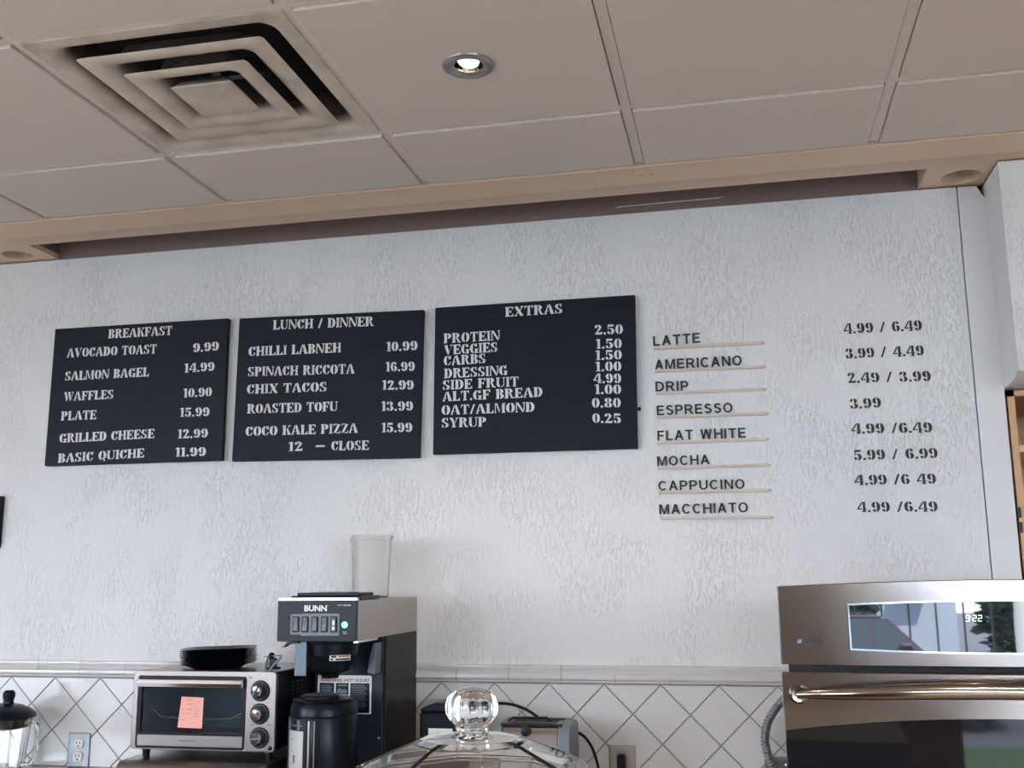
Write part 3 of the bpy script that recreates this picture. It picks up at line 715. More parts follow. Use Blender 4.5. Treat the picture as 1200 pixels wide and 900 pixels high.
# ================================================================ DRINK NAMES, LEDGES AND PRICES on the wall
for (s, a, b, c, d, h), (k, la, lb_, lc, ld, lh), (ps, pa, pb, pc, pd, ph) in zip(DRINKS, LEDGES, PRICES):
    t = thing('drink_name', ((a+c)/2, 0, b), 'black plain letters spelling %s on the white wall' % s, 'lettering')
    tot = sum(SL[q][0] for q in s) + .17*(len(s)-1); x = 0; k = (c-a)/tot
    for q in s:
        w, polys = SL[q]
        if polys:
            g = G()
            for pl in polys: g.prism([(a+(x+u)*k, b+(d-b)*(x+u)/tot + vv*h) for u, vv in pl], 'y', -.0050, .0)
            obj('letter', g, 'blackpaint', t)
        x += w+.17
    g = G().loft([[(la+(lc-la)*u, y, lb_+(ld-lb_)*u + z) for y, z in ((0, -.003), (0, .0060), (-.0035, .0065), (-.0105, .0055), (-.0130, .0018), (-.0105, -.0022))] for u in (0, .97)])
    g.loft([[(la+(lc-la)*.97, y, lb_+(ld-lb_)*.97 + z) for y, z in ((0, -.003), (0, .0060), (-.0035, .0065), (-.0105, .0055), (-.0130, .0018), (-.0105, -.0022))],
            [(lc, y, ld + z) for y, z in ((0, .001), (0, .0045), (-.0025, .0045), (-.004, .0035), (-.005, .0020), (-.004, .001))]])
    o = obj('ledge_strip', g, 'cream'); tag(o, 'thin cream ledge strip under the word %s' % s, 'ledge')
    t = thing('price_lettering', ((pa+pc)/2, 0, pb), 'black stencilled price on the wall, level with the word %s' % s, 'lettering')
    words = ps.split(' '); tot = sum(GL[q][0] for q in ps) + .07*(len(ps)-1); x = 0
    for q in ps:                       # each figure its own piece
        w, polys = GL[q]
        if polys:
            k = (pc-pa)/tot; g = G()
            for pl in polys:
                g.prism([(pa+(x+u)*k, pb+(pd-pb)*(x+u)/tot + vv*ph) for u, vv in pl], 'y', -.0015, .0)
            obj('numeral' if q.isdigit() else 'mark', g, 'blackpaint', t)
        x += w+.07

# ================================================================ COUNTER AND WALL SOCKETS
ct = obj('counter', G().box(-4.2, -.68, .893, .05, -.0095, .9335), 'counter', bevel=.003, origin=(-2, -.35, .893))
tag(ct, 'pale kitchen worktop along the white wall under the appliances', 'counter')
cb = thing('base_cabinet', (-2.07, -.34, 0), 'brown base cabinets under the worktop along the wall', 'cabinet')
obj('body', G().box(-4.19, -.62, .0, .04, -.012, .893), 'cabinet', cb)
for i in range(7):
    x = -4.19+i*.604
    d = obj('door', G().box(x+.004, -.640, .10, x+.600, -.621, .88), 'cabinet', cb, bevel=.002)
    obj('handle', G().tube([(x+.55, -.64, .62), (x+.55, -.665, .63), (x+.55, -.665, .75), (x+.55, -.64, .76)], .005, 8), 'nickel', d)

def outlet(x0, x1, z0, z1, label, double):
    t = thing('wall_socket', ((x0+x1)/2, -.009, z0), label, 'socket'); xc = (x0+x1)/2; zc = (z0+z1)/2
    obj('cover_plate', G().box(x0, -.0145, z0, x1, -.009, z1), 'galv' if double else 'nickel', t, bevel=.003)
    if double:
        for s in (1, -1):
            z = zc+s*.0195
            r = obj('receptacle', G().prism(rrect(xc-.0165, z-.0145, xc+.0165, z+.0145, .010), 'y', -.0185, -.0145), 'ivory', t, bevel=.001)
            obj('slots', G().box(xc-.0075, -.0190, z-.001, xc-.0050, -.0184, z+.008).box(xc+.0050, -.0190, z-.001, xc+.0075, -.0184, z+.007).lathe([(0, -.0005), (.003, -.0005), (.003, 0)], (xc, -.0185, z-.008), 12, 'y'), 'dark', r)
        obj('screw', G().lathe([(0, -.002), (.003, -.0012), (.003, 0)], (xc, -.0145, zc), 12, 'y'), 'ivory', t)
    else:
        r = obj('receptacle', G().prism(rrect(xc-.017, zc-.018, xc+.017, zc+.040, .010), 'y', -.0175, -.0145), 'nickel', t, bevel=.001)
        obj('plug', G().prism(rrect(xc-.012, zc-.012, xc+.012, zc+.032, .007), 'y', -.045, -.0176), 'black', r, bevel=.003)
outlet(-2.091, -2.016, .9345, 1.037, 'steel double socket with ivory receptacles beside the glass pitcher', True)
outlet(-.390, -.316, .9345, 1.040, 'steel single socket with a black plug, right of the small toaster', False)

# ================================================================ GLASS PITCHER
px, py = -2.222, -.145
pt = thing('blender_pitcher', (px, py, .9335), 'clear glass blender pitcher with black lid at the left edge of the worktop', 'pitcher')
rib = lambda a, z: 1+.018*math.cos(10*a)
obj('jug', G().ring([(.058, .002), (.070, .12), (.077, .165), (.0745, .165), (.067, .12), (.054, .010), (.03, .008), (.03, .002)], (px, py, .9335), 60, mod=rib).lathe([(.031, .002), (.031, .008)], (px, py, .9335), 30), 'glass', pt, smooth=True)
hx = px+.072
obj('handle', G().tube([(hx-.004, py, 1.082), (hx+.018, py, 1.088), (hx+.036, py, 1.080), (hx+.042, py, 1.055), (hx+.041, py, 1.02), (hx+.036, py, .985), (hx+.020, py, .962), (hx-.008, py, .962)], .007, 10), 'glass', pt, smooth=True)
ld = obj('lid', G().lathe([(0, .205), (.02, .2045), (.045, .199), (.068, .188), (.084, .176), (.088, .168), (.086, .162), (.0755, .1655), (.070, .165), (.068, .135), (.05, .130), (0, .130)], (px, py, .9335), 48), 'black', pt, smooth=True)
obj('knob', G().lathe([(.0, .244), (.012, .243), (.0175, .236), (.018, .225), (.014, .212), (.016, .204)], (px+.006, py, .9335), 24), 'black', ld, smooth=True)

# ================================================================ LOWER APPLIANCE AND TOASTER OVEN
gx0, gx1, gy0, gy1, gz1 = -1.604, -1.190, -.520, -.130, 1.046
gr = thing('countertop_cooker', ((gx0+gx1)/2, -.32, .9335), 'low wide steel cooker with a black name badge, under the toaster oven', 'cooker')
prof = [(gy0, .95), (gy0, gz1-.022), (gy0+.006, gz1-.010), (gy0+.018, gz1-.002), (gy0+.04, gz1), (gy1, gz1), (gy1, .95)]
obj('body', G().prism(prof, 'x', gx0, gx1), 'steel', gr, smooth=True, bevel=.003)
obj('door', G().box(gx0+.02, gy0-.008, .955, gx1-.02, gy0-.0005, 1.012), 'glassdoor', gr, bevel=.003)
bz = 1.024
bd = obj('badge', G().prism(rrect(-1.462, 1.016, -1.404, 1.0315, .005), 'y', gy0-.003, gy0+.002), 'black', gr)
v, f = bfont('GOURMIA', -1.457, 1.0195, -1.409, .0085, bold=.02)
obj('lettering', flat_to_geo(v, f, gy0-.0034, .0004), 'palegrey', bd)
obj('display', G().prism(rrect(-1.262, 1.000, -1.205, 1.030, .004), 'y', gy0-.002, gy0+.004), 'glassdoor', gr)
for x in (gx0+.03, gx1-.03):
    for y in (gy0+.04, gy1-.04): obj('foot', G().lathe([(.012, 0), (.014, .0165)], (x, y, .9335), 12), 'black', gr)

F = -.455                                    # face plane of the toaster oven
ox0, ox1, oz0, oz1 = -1.604, -1.194, 1.067, 1.267
def ux(X, Y_): return ox0 + (X-(150-30*(Y_-250)/505))/912*(ox1-ox0)
def uz(Y_): return oz1 - (Y_-250)/505*(oz1-oz0)
to = thing('toaster_oven', ((ox0+ox1)/2, -.3, 1.046), 'steel toaster oven with three dials and a pink note on its glass door', 'toaster oven')
obj('body', G().box(ox0+.008, F+.012, oz0+.004, ox1-.004, -.165, oz0+.010).box(ox0+.008, F+.012, oz1-.008, ox1-.004, -.165, oz1-.0016).box(ox0+.008, F+.012, oz0+.010, ox0+.013, -.165, oz1-.008)
    .box(ux(858, 500)+.002, F+.012, oz0+.010, ox1-.004, -.165, oz1-.008).box(ox0+.013, -.178, oz0+.010, ux(858, 500)+.002, -.165, oz1-.008), 'black', to, bevel=.0012)
obj('top_plate', G().box(ox0+.006, F+.012, oz1-.0015, ox1-.006, -.166, oz1), 'steel', to)
fo = rrect(ox0, oz0, ox1, oz1, .010)
dx0, dx1, dz0, dz1 = ux(168, 500), ux(858, 500), uz(745), uz(283)
g = G()                                        # face plate with the door opening cut out
inner = rrect(dx0, dz0, dx1, dz1, .006)
g.loft([[(a, F, b) for a, b in fo], [(a, F, b) for a, b in inner], [(a, F+.014, b) for a, b in inner], [(a, F+.014, b) for a, b in fo]], close=True)
obj('face_plate', g, 'steel', to, bevel=.002)
dr = obj('door', G().loft([[(a, F+.001, b) for a, b in rrect(dx0+.001, dz0+.001, dx1-.001, dz1-.001, .005)], [(a, F+.001, b) for a, b in rrect(dx0+.010, dz0+.040, dx1-.010, dz1-.022, .004)], [(a, F+.011, b) for a, b in rrect(dx0+.010, dz0+.040, dx1-.010, dz1-.022, .004)], [(a, F+.011, b) for a, b in rrect(dx0+.001, dz0+.001, dx1-.001, dz1-.001, .005)]], close=True), 'black', to)
obj('pane', G().box(dx0+.009, F+.003, dz0+.039, dx1-.009, F+.006, dz1-.021), 'pane', dr)
obj('lower_strip', G().box(dx0+.004, F-.002, dz0+.004, dx1-.004, F+.002, dz0+.034), 'steel', dr, bevel=.002)
v, f = bfont('Hamilton Beach', ux(440, 690), uz(697), ux(548, 690), .0028, bold=.02)
obj('lettering', flat_to_geo(v, f, F-.0024, .0004), 'ink', dr)
obj('door_handle', G().loft([[(x, F+a-.012, dz1-.017+b*1.05) for a, b in ((-.006, -.009), (.003, -.009), (.006, 0), (.003, .009), (-.006, .009), (-.009, 0))] for x in (dx0+.004, dx1-.004)])
    .box(dx0+.008, F-.016, dz1-.022, dx0+.022, F+.002, dz1-.010).box(dx1-.022, F-.016, dz1-.022, dx1-.008, F+.002, dz1-.010), 'chrome', dr, bevel=.001)
# cavity seen through the pane
obj('cavity', G().box(dx0+.01, -.184, dz0+.006, dx1-.01, -.180, dz1-.005).box(dx0+.01, F+.013, dz0+.012, dx1-.01, -.18, dz0+.016).box(dx0+.01, F+.013, dz1-.012, dx1-.01, -.18, dz1-.008)
    .box(dx0+.008, F+.013, dz0+.01, dx0+.012, -.18, dz1-.01).box(dx1-.012, F+.013, dz0+.01, dx1-.008, -.18, dz1-.01), 'cavity', to)
g = G()
for i in range(9): g.tube([(dx0+.02+i*.031, F+.03, 1.142), (dx0+.02+i*.031, -.20, 1.142)], .0012, 6)
g.tube([(ux(232, 510), F+.022, uz(510)), (ux(250, 515), F+.022, uz(515)), (ux(290, 550), F+.022, uz(550)), (ux(430, 560), F+.022, uz(560)), (ux(640, 562), F+.022, uz(562)), (ux(750, 556), F+.022, uz(556)), (ux(790, 530), F+.022, uz(530)), (ux(815, 524), F+.022, uz(524))], .0024, 8)
obj('wire_rack', g, 'chrome', to, smooth=True)
nt_ = thing('paper_note', (ux(515, 515), F, uz(610)), 'pink handwritten paper note stuck on the toaster oven door', 'note')
obj('sheet', G().prism([(ux(427, 612), uz(612)), (ux(583, 616), uz(616)), (ux(597, 420), uz(420)), (ux(456, 415), uz(415))], 'y', F+.0005, F+.0012), 'pink', nt_)
g = G()
for (X0, X1, Yy) in ((495, 535, 435), (495, 525, 462), (455, 468, 497), (490, 528, 497), (545, 552, 485), (540, 572, 503), (455, 468, 520), (478, 520, 522), (535, 562, 522), (530, 570, 540), (445, 478, 563)):
    n = int((X1-X0)/5)+1
    g.tube([(ux(X0+(X1-X0)*i/n, Yy), F+.0003, uz(Yy + (3 if i % 2 else -3))) for i in range(n+1)], .00035, 4)
obj('handwriting', g, 'ink', nt_)
for X, Yy, ang in ((957, 370, .5), (949, 515, 2.0), (944, 664, 1.5)):
    x, z = ux(X, Yy), uz(Yy)
    k = obj('dial', G().lathe([(.0, .0), (.026, 0), (.0265, -.002), (.024, -.004), (.0205, -.0045), (.020, -.007), (.0, -.007)][::-1], (x, F, z), 40, 'y'), 'black', to, smooth=True, angle=30)
    obj('dial_marks', G().ring([(.0218, -.0046), (.0225, -.0049), (.0232, -.0046)], (x, F, z), 40, 'y'), 'palegrey', k)
    obj('dial_cap', G().lathe([(0, -.024), (.012, -.0235), (.0145, -.021), (.016, -.010), (.0165, -.0068), (0, -.0068)], (x-.003, F, z), 28, 'y', mod=lambda a, t: 1+.04*math.cos(8*a)), 'chrome', k, smooth=True, angle=30)
    m = Matrix.Translation((x-.003, F, z)) @ Matrix.Rotation(ang, 4, 'Y')
    obj('pointer', G().box(-.0022, -.028, -.013, .0022, -.0235, .013).xf(m), 'palegrey', k, bevel=.001)
obj('power_lamp', G().lathe([(0, -.004), (.005, -.003), (.006, 0)], (ux(1006, 728), F, uz(728)), 16, 'y'), 'black', to, smooth=True)
v, f = bfont('I  II', ux(893, 450), uz(455), ux(915, 450), .003); obj('dial_label', flat_to_geo(v, f, F-.0006, .0005), 'ink', to)
for X, Yy in ((888, 585), (992, 585), (888, 287), (975, 757)):
    obj('dial_label', G().box(ux(X, Yy), F-.0006, uz(Yy)-.001, ux(X+22, Yy), F, uz(Yy)+.0014), 'ink', to)
g = G()
for r_ in range(5):
    for c_ in range(4): g.box(ox1-.0044, -.35+c_*.03, 1.19+r_*.010, ox1-.0036, -.335+c_*.03, 1.193+r_*.010)
obj('side_vents', g, 'grey', to)
for x in (ox0+.03, ox1-.03):
    for y in (F+.03, -.20): obj('foot', G().lathe([(.009, 0), (.011, .022)], (x, y, 1.0462), 14), 'black', to)

# ---- stack of black plates on the toaster oven
pc = Vector((-1.418, -.340, 0))
def plate_geo(z):
    m = Matrix.Translation((pc.x, pc.y, z)) @ Matrix.Rotation(math.radians(17), 4, 'Z') @ Matrix.Rotation(math.radians(-1.2), 4, 'Y')
    sec = [(.058, .0), (.062, .0005), (.084, .0100), (.0975, .0120), (.0980, .0126), (.084, .0112), (.062, .0022), (.056, .0018)]
    g = G(); rings = [rsq(h, zz, h*.42, 0, 0, 6, hy=h*.80) for h, zz in sec]
    g.loft(rings, cap=True); return g.xf(m)
plate0 = None
ords = ['lowest', 'second from the bottom', 'third from the bottom', 'fourth from the bottom', 'middle one, fifth from the bottom', 'fourth from the top', 'third from the top', 'second from the top', 'topmost']
for k in range(9):
    z = 1.2680+k*.0050
    if plate0 is None:
        plate0 = o = obj('plate', plate_geo(1.2680), 'black', smooth=True, angle=40, origin=(pc.x, pc.y, 1.2680))
    else: o = dup(plate0, (random.uniform(-.0015, .0015), random.uniform(-.001, .001), k*.0050)); 
    if k: o.rotation_euler = (0, 0, random.uniform(-.02, .02))
    tag(o, 'black plate stacked on the toaster oven, %s' % ords[k], 'plate', 'black plates stacked on the toaster oven')

# ---- tongs / clip
tg = thing('serving_tongs', (-1.222, -.41, 1.267), 'small steel tongs with black tips lying at the right end of the toaster oven top', 'tongs')
obj('arm', G().tube([(-1.242, -.42, 1.270), (-1.240, -.42, 1.287), (-1.234, -.42, 1.306)], .0035, 8), 'palegrey', tg)
obj('arm', G().prism([(-1.232, 1.270), (-1.226, 1.268), (-1.199, 1.297), (-1.197, 1.307), (-1.203, 1.303)], 'y', -.425, -.419), 'palegrey', tg, bevel=.0015)
obj('pivot', G().tube([(-1.247, -.42, 1.3035), (-1.200, -.42, 1.3065)], .0018, 8), 'chrome', tg)
obj('tip', G().lathe([(0, -.008), (.006, -.006), (.009, 0), (.006, .007), (0, .009)], (-1.229, -.414, 1.305), 14), 'black', tg, smooth=True)
obj('grip', G().box(-1.236, -.416, 1.269, -1.215, -.405, 1.300), 'black', tg, bevel=.004)
obj('spring', G().tube([(-1.246, -.41, 1.2715), (-1.205, -.41, 1.2735)], .0032, 8), 'black', tg)

# ================================================================ COFFEE BREWER
bx0, bx1, bf, bb = -1.1635, -.954, -.522, -.012
br = thing('coffee_brewer', (-1.06, -.27, .9335), 'tall commercial coffee brewer with steel hood, dark switch panel and green lamp', 'coffee maker')
obj('base', G().box(bx0+.006, -.50, .9335, bx1, bb-.004, .957), 'blackmatte', br, bevel=.004)
obj('column', G().box(bx0+.004, -.285, .957, bx1, bb, 1.352), 'blackmatte', br, bevel=.002)
obj('column_front', G().box(bx0+.010, -.294, .957, bx1-.006, -.285, 1.350), 'panelblue', br, bevel=.002)
hood = [(bx0, 1.350), (bx1, 1.350), (bx1, 1.4500), (bx0, 1.4500)]
obj('hood', G().prism(hood, 'y', bf+.012, bb), 'satin', br, bevel=.0015)
obj('hood_trim', G().box(bx0-.001, bf, 1.4492, bx1+.001, bf+.016, 1.4565), 'chrome', br, bevel=.001)
fp = obj('switch_panel', G().prism(rrect(bx0-.001, 1.3485, bx1+.001, 1.4495, .004), 'y', bf-.004, bf+.012), 'panelblue', br, bevel=.0015)
def vx(X): return bx0 + (X-97)/(572-97)*(bx1-bx0)
def vz(Y_): return 1.4495 - (Y_-520)/(748-520)*.101
v, f = bfont('BUNN', vx(260), vz(578), vx(397), vz(546)-vz(578), bold=.03); obj('lettering', flat_to_geo(v, f, bf-.0046, .0006), 'white', fp)
v, f = bfont('R', vx(400), vz(551), vx(404), .0022); obj('lettering', flat_to_geo(v, f, bf-.0046, .0006), 'white', fp)
v, f = bfont('CW SERIES', vx(463), vz(550), vx(543), .0032, bold=.01); obj('lettering', flat_to_geo(v, f, bf-.0046, .0006), 'white', fp)
obj('switch_bezel', G().prism(rrect(vx(240), vz(716), vx(477), vz(592), .004), 'y', bf-.0062, bf-.0042).prism(rrect(vx(178), vz(710), vx(244), vz(594), .004), 'y', bf-.0064, bf-.0042), 'grey', fp, bevel=.001)
for X in (192, 249, 308, 367, 424):
    s_ = obj('switch', G().box(vx(X), bf-.009, vz(697), vx(X+42), bf-.0064, vz(608)), 'black', fp, bevel=.001)
    obj('rocker', G().prism([(bf-.009, vz(690)), (bf-.0135, vz(688)), (bf-.0100, vz(650)), (bf-.0125, vz(616)), (bf-.009, vz(613))], 'x', vx(X+7), vx(X+35)), 'grey', s_, bevel=.0008)
obj('switch_mark', G().box(vx(441), bf-.0142, vz(682), vx(455), bf-.0128, vz(665)).box(vx(441), bf-.0142, vz(655), vx(455), bf-.0125, vz(630)), 'white', fp)
obj('indicator_lamp', G().lathe([(0, -.005), (.005, -.0045), (.0078, -.001), (.0078, .0)], (vx(507), bf-.004, vz(655)), 24, 'y'), 'green', fp, smooth=True, label='glowing green indicator lamp')
v, f = bfont('READY', vx(497), vz(697), vx(521), .0024); obj('lettering', flat_to_geo(v, f, bf-.0046, .0006), 'white', fp)
v, f = bfont('TO BREW', vx(497), vz(706), vx(521), .0024); obj('lettering', flat_to_geo(v, f, bf-.0046, .0006), 'white', fp)
obj('fill_lid', G().box(bx0+.022, -.50, 1.4502, bx1+.004, -.36, 1.4605).box(bx0+.035, -.49, 1.4605, bx1-.006, -.38, 1.4685), 'black', br, bevel=.002)
obj('lid_inset', G().box(bx0+.075, -.475, 1.4685, bx1-.04, -.39, 1.4700), 'grey', br)
obj('hood_lip', G().box(bx1-.010, bf+.012, 1.3445, bx1+.001, -.36, 1.3500), 'chrome', br)
obj('spout_catch', G().prism([(vx(118), vz(780)), (vx(128), vz(782)), (vx(150), vz(752)), (vx(215), vz(748)), (vx(215), vz(760)), (vx(160), vz(764))], 'y', bf+.005, bf+.025), 'black', br)
fx, fy = -1.063, -.415
fn = obj('brew_funnel', G().lathe([(.004, 1.247-1.247), (.022, .002), (.024, .010), (.050, .020), (.064, .040), (.070, .060), (.074, .062), (.076, .090), (.085, .093), (.086, .1005), (.0, .1005)], (fx, fy, 1.2485), 48), 'black', br, smooth=True, angle=30)
def wrapbox(g, a0, a1, r, z0, z1, t, n=6, c=(fx, fy)):
    rg = []
    for i in range(n+1):
        a = a0+(a1-a0)*i/n; s_, c_ = math.sin(a), -math.cos(a)
        rg.append([(c[0]+s_*r, c[1]+c_*r, z0), (c[0]+s_*(r+t), c[1]+c_*(r+t), z0), (c[0]+s_*(r+t), c[1]+c_*(r+t), z1), (c[0]+s_*r, c[1]+c_*r, z1)])
    return g.loft(rg)
lab = obj('sticker', wrapbox(G(), math.radians(20), math.radians(62), .0775, 1.2985, 1.3120, .0006, 8), 'white', fn)
obj('sticker_bar', wrapbox(G(), math.radians(36), math.radians(60), .0783, 1.3075, 1.3110, .0004, 6), 'red', lab)
obj('sticker_print', wrapbox(wrapbox(wrapbox(G(), math.radians(23), math.radians(33), .0783, 1.3065, 1.3110, .0004, 4), math.radians(31), math.radians(60), .0783, 1.3000, 1.3040, .0004, 6), math.radians(22), math.radians(27), .0783, 1.3000, 1.3045, .0004, 2), 'black', lab)
lab = obj('sticker', wrapbox(G(), math.radians(-80), math.radians(-46), .0775, 1.296, 1.3110, .0006, 6), 'white', fn)
obj('sticker_bar', wrapbox(G(), math.radians(-78), math.radians(-48), .0783, 1.3065, 1.3085, .0004, 5), 'red', lab)
obj('sticker_print', wrapbox(G(), math.radians(-72), math.radians(-50), .0783, 1.2985, 1.3020, .0004, 5), 'black', lab)
obj('funnel_bracket', G().box(-1.124, -.505, 1.262, -1.092, -.497, 1.3485), 'palegrey', br, bevel=.002)
obj('funnel_bracket', G().prism([(-.988, 1.258), (-.965, 1.254), (-.962, 1.335), (-.972, 1.335), (-.984, 1.290)], 'y', -.345, -.300), 'palegrey', br, bevel=.002)
# warning placard on the column
pl = obj('warning_placard', G().prism(rrect(-1.146, 1.146, -.992, 1.246, .004), 'y', -.2955, -.2942), 'white', br)
def qx(X): return -1.146 + (X-330)/(665-330)*.154
def qz(Y_): return 1.246 - (Y_-295)/(235)*.100
obj('placard_field', G().box(qx(342), -.2961, qz(412), qx(434), -.2954, qz(342)).box(qx(444), -.2961, qz(412), qx(524), -.2954, qz(342)).box(qx(534), -.2961, qz(524), qx(654), -.2954, qz(342)).box(qx(342), -.2961, qz(524), qx(524), -.2954, qz(418)), 'black', pl)
v, f = bfont('WARNING: HOT LIQUID', qx(345), qz(334), qx(650), .0085, bold=.03); obj('placard_heading', flat_to_geo(v, f, -.2961, .0006), 'brown', pl)
g = G()
for i in range(5): g.box(qx(350), -.2966, qz(362+i*11), qx(350)+.028+.004*(i % 2), -.296, qz(357+i*11))
for i in range(13): g.box(qx(541), -.2966, qz(358+i*11), qx(541)+.038+.008*((i*7) % 3)/2, -.296, qz(353+i*11))
g.box(qx(458), -.2966, qz(362), qx(512), -.296, qz(352))
g.prism([(qx(450), qz(405)), (qx(512), qz(408)), (qx(520), qz(392)), (qx(500), qz(378)), (qx(486), qz(386)), (qx(470), qz(374)), (qx(456), qz(384))], 'y', -.2966, -.296)
obj('placard_print', g, 'palegrey', pl)
for z in (1.262, 1.085): obj('screw', G().lathe([(0, -.002), (.003, -.001), (.0035, 0)], (-.970, -.294, z), 12, 'y'), 'nickel', br, smooth=True)

# ---- clear container on top
def tumbler(x, y, z0, lab_, r0, r1, h, m='frost'):
    o = obj('plastic_container', G().lathe([(0, .001), (r0-.004, .001), (r0, .004), (r1-.001, h-.012), (r1+.0025, h-.010), (r1+.003, h), (r1+.0005, h), (r1-.0025, h-.010), (r0-.002, .006), (r0-.006, .0035), (0, .0035)], (x, y, z0), 48), m, smooth=True, angle=50)
    tag(o, lab_, 'container'); return o
tumbler(-1.026, -.215, 1.4501, 'tall translucent plastic container standing on the coffee brewer, nearer one', .049, .0560, .174)
tumbler(-1.078, -.100, 1.4501, 'tall translucent plastic container behind the nearer one on the coffee brewer', .045, .051, .170)

# ================================================================ AIRPOT under the brewer
ax_, ay = -1.070, -.432
ap = thing('airpot', (ax_, ay, .957), 'black coffee airpot with a pale level gauge standing under the brewer funnel', 'airpot')
obj('body', G().lathe([(.0, 0), (.080, 0), (.086, .006), (.088, .02), (.0885, .11), (.086, .200), (.084, .205), (0, .205)], (ax_, ay, .957), 64), 'black', ap, smooth=True)
lid = obj('lid', G().lathe([(.084, 0), (.0865, .002), (.086, .020), (.081, .031), (.070, .038), (.045, .041), (0, .0405)], (ax_, ay, 1.1622), 64), 'black', ap, smooth=True, angle=25)
obj('pump_button', G().lathe([(.050, 0), (.050, .004), (.046, .008), (0, .009)], (ax_-.010, ay-.006, 1.2030), 40), 'blackmatte', lid, smooth=True)
obj('lid_handle', G().tube([(ax_-.070, ay-.020, 1.196), (ax_-.060, ay-.052, 1.2015), (ax_-.030, ay-.070, 1.1985), (ax_+.004, ay-.076, 1.193)], .005, 8), 'black', lid, smooth=True)
G1 = (ax_, ay)
gg = obj('gauge_frame', wrapbox(G(), math.radians(-50), math.radians(-7), .0868, .985, 1.158, .0030, 8, c=G1), 'blackmatte', ap)
obj('gauge_face', wrapbox(G(), math.radians(-47), math.radians(-12), .0895, .990, 1.130, .0010, 8, c=G1), 'gauge', gg)
obj('gauge_bars', wrapbox(wrapbox(wrapbox(G(), math.radians(-47), math.radians(-42), .0895, 1.130, 1.156, .0012, 2, c=G1), math.radians(-25), math.radians(-19), .0895, 1.132, 1.156, .0012, 2, c=G1), math.radians(-40), math.radians(-14), .0905, 1.1415, 1.1445, .0008, 6, c=G1), 'palegrey', gg)
obj('gauge_ticks', wrapbox(wrapbox(wrapbox(G(), math.radians(-42), math.radians(-33), .0905, 1.1085, 1.110, .0004, 2, c=G1), math.radians(-42), math.radians(-33), .0905, 1.080, 1.0815, .0004, 2, c=G1), math.radians(-42), math.radians(-33), .0905, 1.050, 1.0515, .0004, 2, c=G1), 'grey', gg)
obj('gauge_mark', wrapbox(G(), math.radians(-33), math.radians(-28), .0905, 1.053, 1.072, .0004, 2, c=G1), 'brown', gg)
obj('side_trim', wrapbox(wrapbox(G(), math.radians(-4), math.radians(-1), .0885, .97, 1.155, .0012, 2, c=G1), math.radians(6), math.radians(8), .0885, .97, 1.155, .0010, 2, c=G1), 'nickel', ap)
obj('side_strip', wrapbox(G(), math.radians(-88), math.radians(-62), .0868, .965, 1.158, .0022, 4, c=G1), 'grey', ap)

# ================================================================ BLACK GRINDER, SMALL TOASTER, CORDS
bk = thing('coffee_grinder', (-.83, -.15, .9335), 'small black countertop machine with a white label between brewer and toaster', 'grinder')
obj('body', G().box(-.886, -.20, .9335, -.776, -.085, 1.142), 'black', bk, bevel=.006)
obj('lid', G().prism([(-.884, 1.142), (-.776, 1.142), (-.776, 1.160), (-.795, 1.166), (-.845, 1.166), (-.868, 1.157), (-.884, 1.150)], 'y', -.198, -.087), 'black', bk, bevel=.004)
lb2 = obj('label', G().box(-.860, -.2012, 1.072, -.792, -.2002, 1.100), 'white', bk)
obj('label_print', G().box(-.838, -.2016, 1.085, -.800, -.2011, 1.089), 'ink', lb2)

tx0, tx1, ty0, ty1, tz = -.652, -.468, -.275, -.125, 1.122
tr = thing('toaster', (-.555, -.20, .9335), 'small steel toaster with dark ends left of the right wall socket', 'toaster')
tp = [(ty0-.012, .945), (ty0-.004, 1.10), (ty0+.006, 1.116), (ty0+.022, tz), (ty1-.02, tz), (ty1-.004, 1.112), (ty1, 1.09), (ty1, .945)]
obj('body', G().prism(tp, 'x', tx0+.016, tx1-.02), 'steel', tr, smooth=True, bevel=.002)
tp2 = [(a+(-.005 if a < -.2 else .004), b+(.004 if b > 1 else -.005)) for a, b in tp]
obj('end_cap', G().prism(tp2, 'x', tx0, tx0+.016), 'grey', tr, smooth=True, bevel=.004)
obj('end_cap', G().frustum(tp2, [(a*.9+.1*-.2, b*.95+.05*1.03) for a, b in tp2], 'x', tx1-.02, tx1+.012), 'grey', tr, smooth=True, bevel=.004)
obj('top_frame', G().box(tx0+.01, ty0+.004, tz-.004, tx1-.01, ty0+.022, tz+.004).box(tx0+.01, ty1-.022, tz-.004, tx1-.01, ty1-.006, tz+.003), 'blackmatte', tr, bevel=.002)
for y in (-.228, -.178): obj('slot', G().box(tx0+.03, y-.012, tz-.002, tx1-.035, y+.012, tz+.0012), 'dark', tr)
obj('lever', G().lathe([(0, -.012), (.012, -.010), (.014, 0)], (-.572, ty0-.003, 1.109), 20, 'y'), 'blackmatte', tr, smooth=True)
obj('lever_slot', G().prism([(-.570+.019*math.cos(a*PI/12), 1.075+.0065*math.sin(a*PI/12)) for a in range(24)], 'y', ty0-.0085, ty0-.002), 'dark', tr)
obj('bread_guide', G().tube([(-.635, -.2, tz+.001), (-.625, -.2, tz+.010), (-.53, -.2, tz+.012), (-.52, -.2, tz+.002)], .003, 8), 'blackmatte', tr)
for x in (tx0+.03, tx1-.03):
    for y in (ty0+.02, ty1-.03): obj('foot', G().lathe([(.009, 0), (.011, .012)], (x, y, .9335), 12), 'black', tr)
def curve_pts(p, n=8):
    out = []; q = [p[0]]+list(p)+[p[-1]]
    for i in range(len(q)-3):
        a, b, c, d = [Vector(x) for x in q[i:i+4]]
        for k in range(n):
            t = k/n; out.append(.5*((2*b)+(c-a)*t+(2*a-5*b+4*c-d)*t*t+(3*b-a-3*c+d)*t**3))
    out.append(Vector(p[-1])); return out
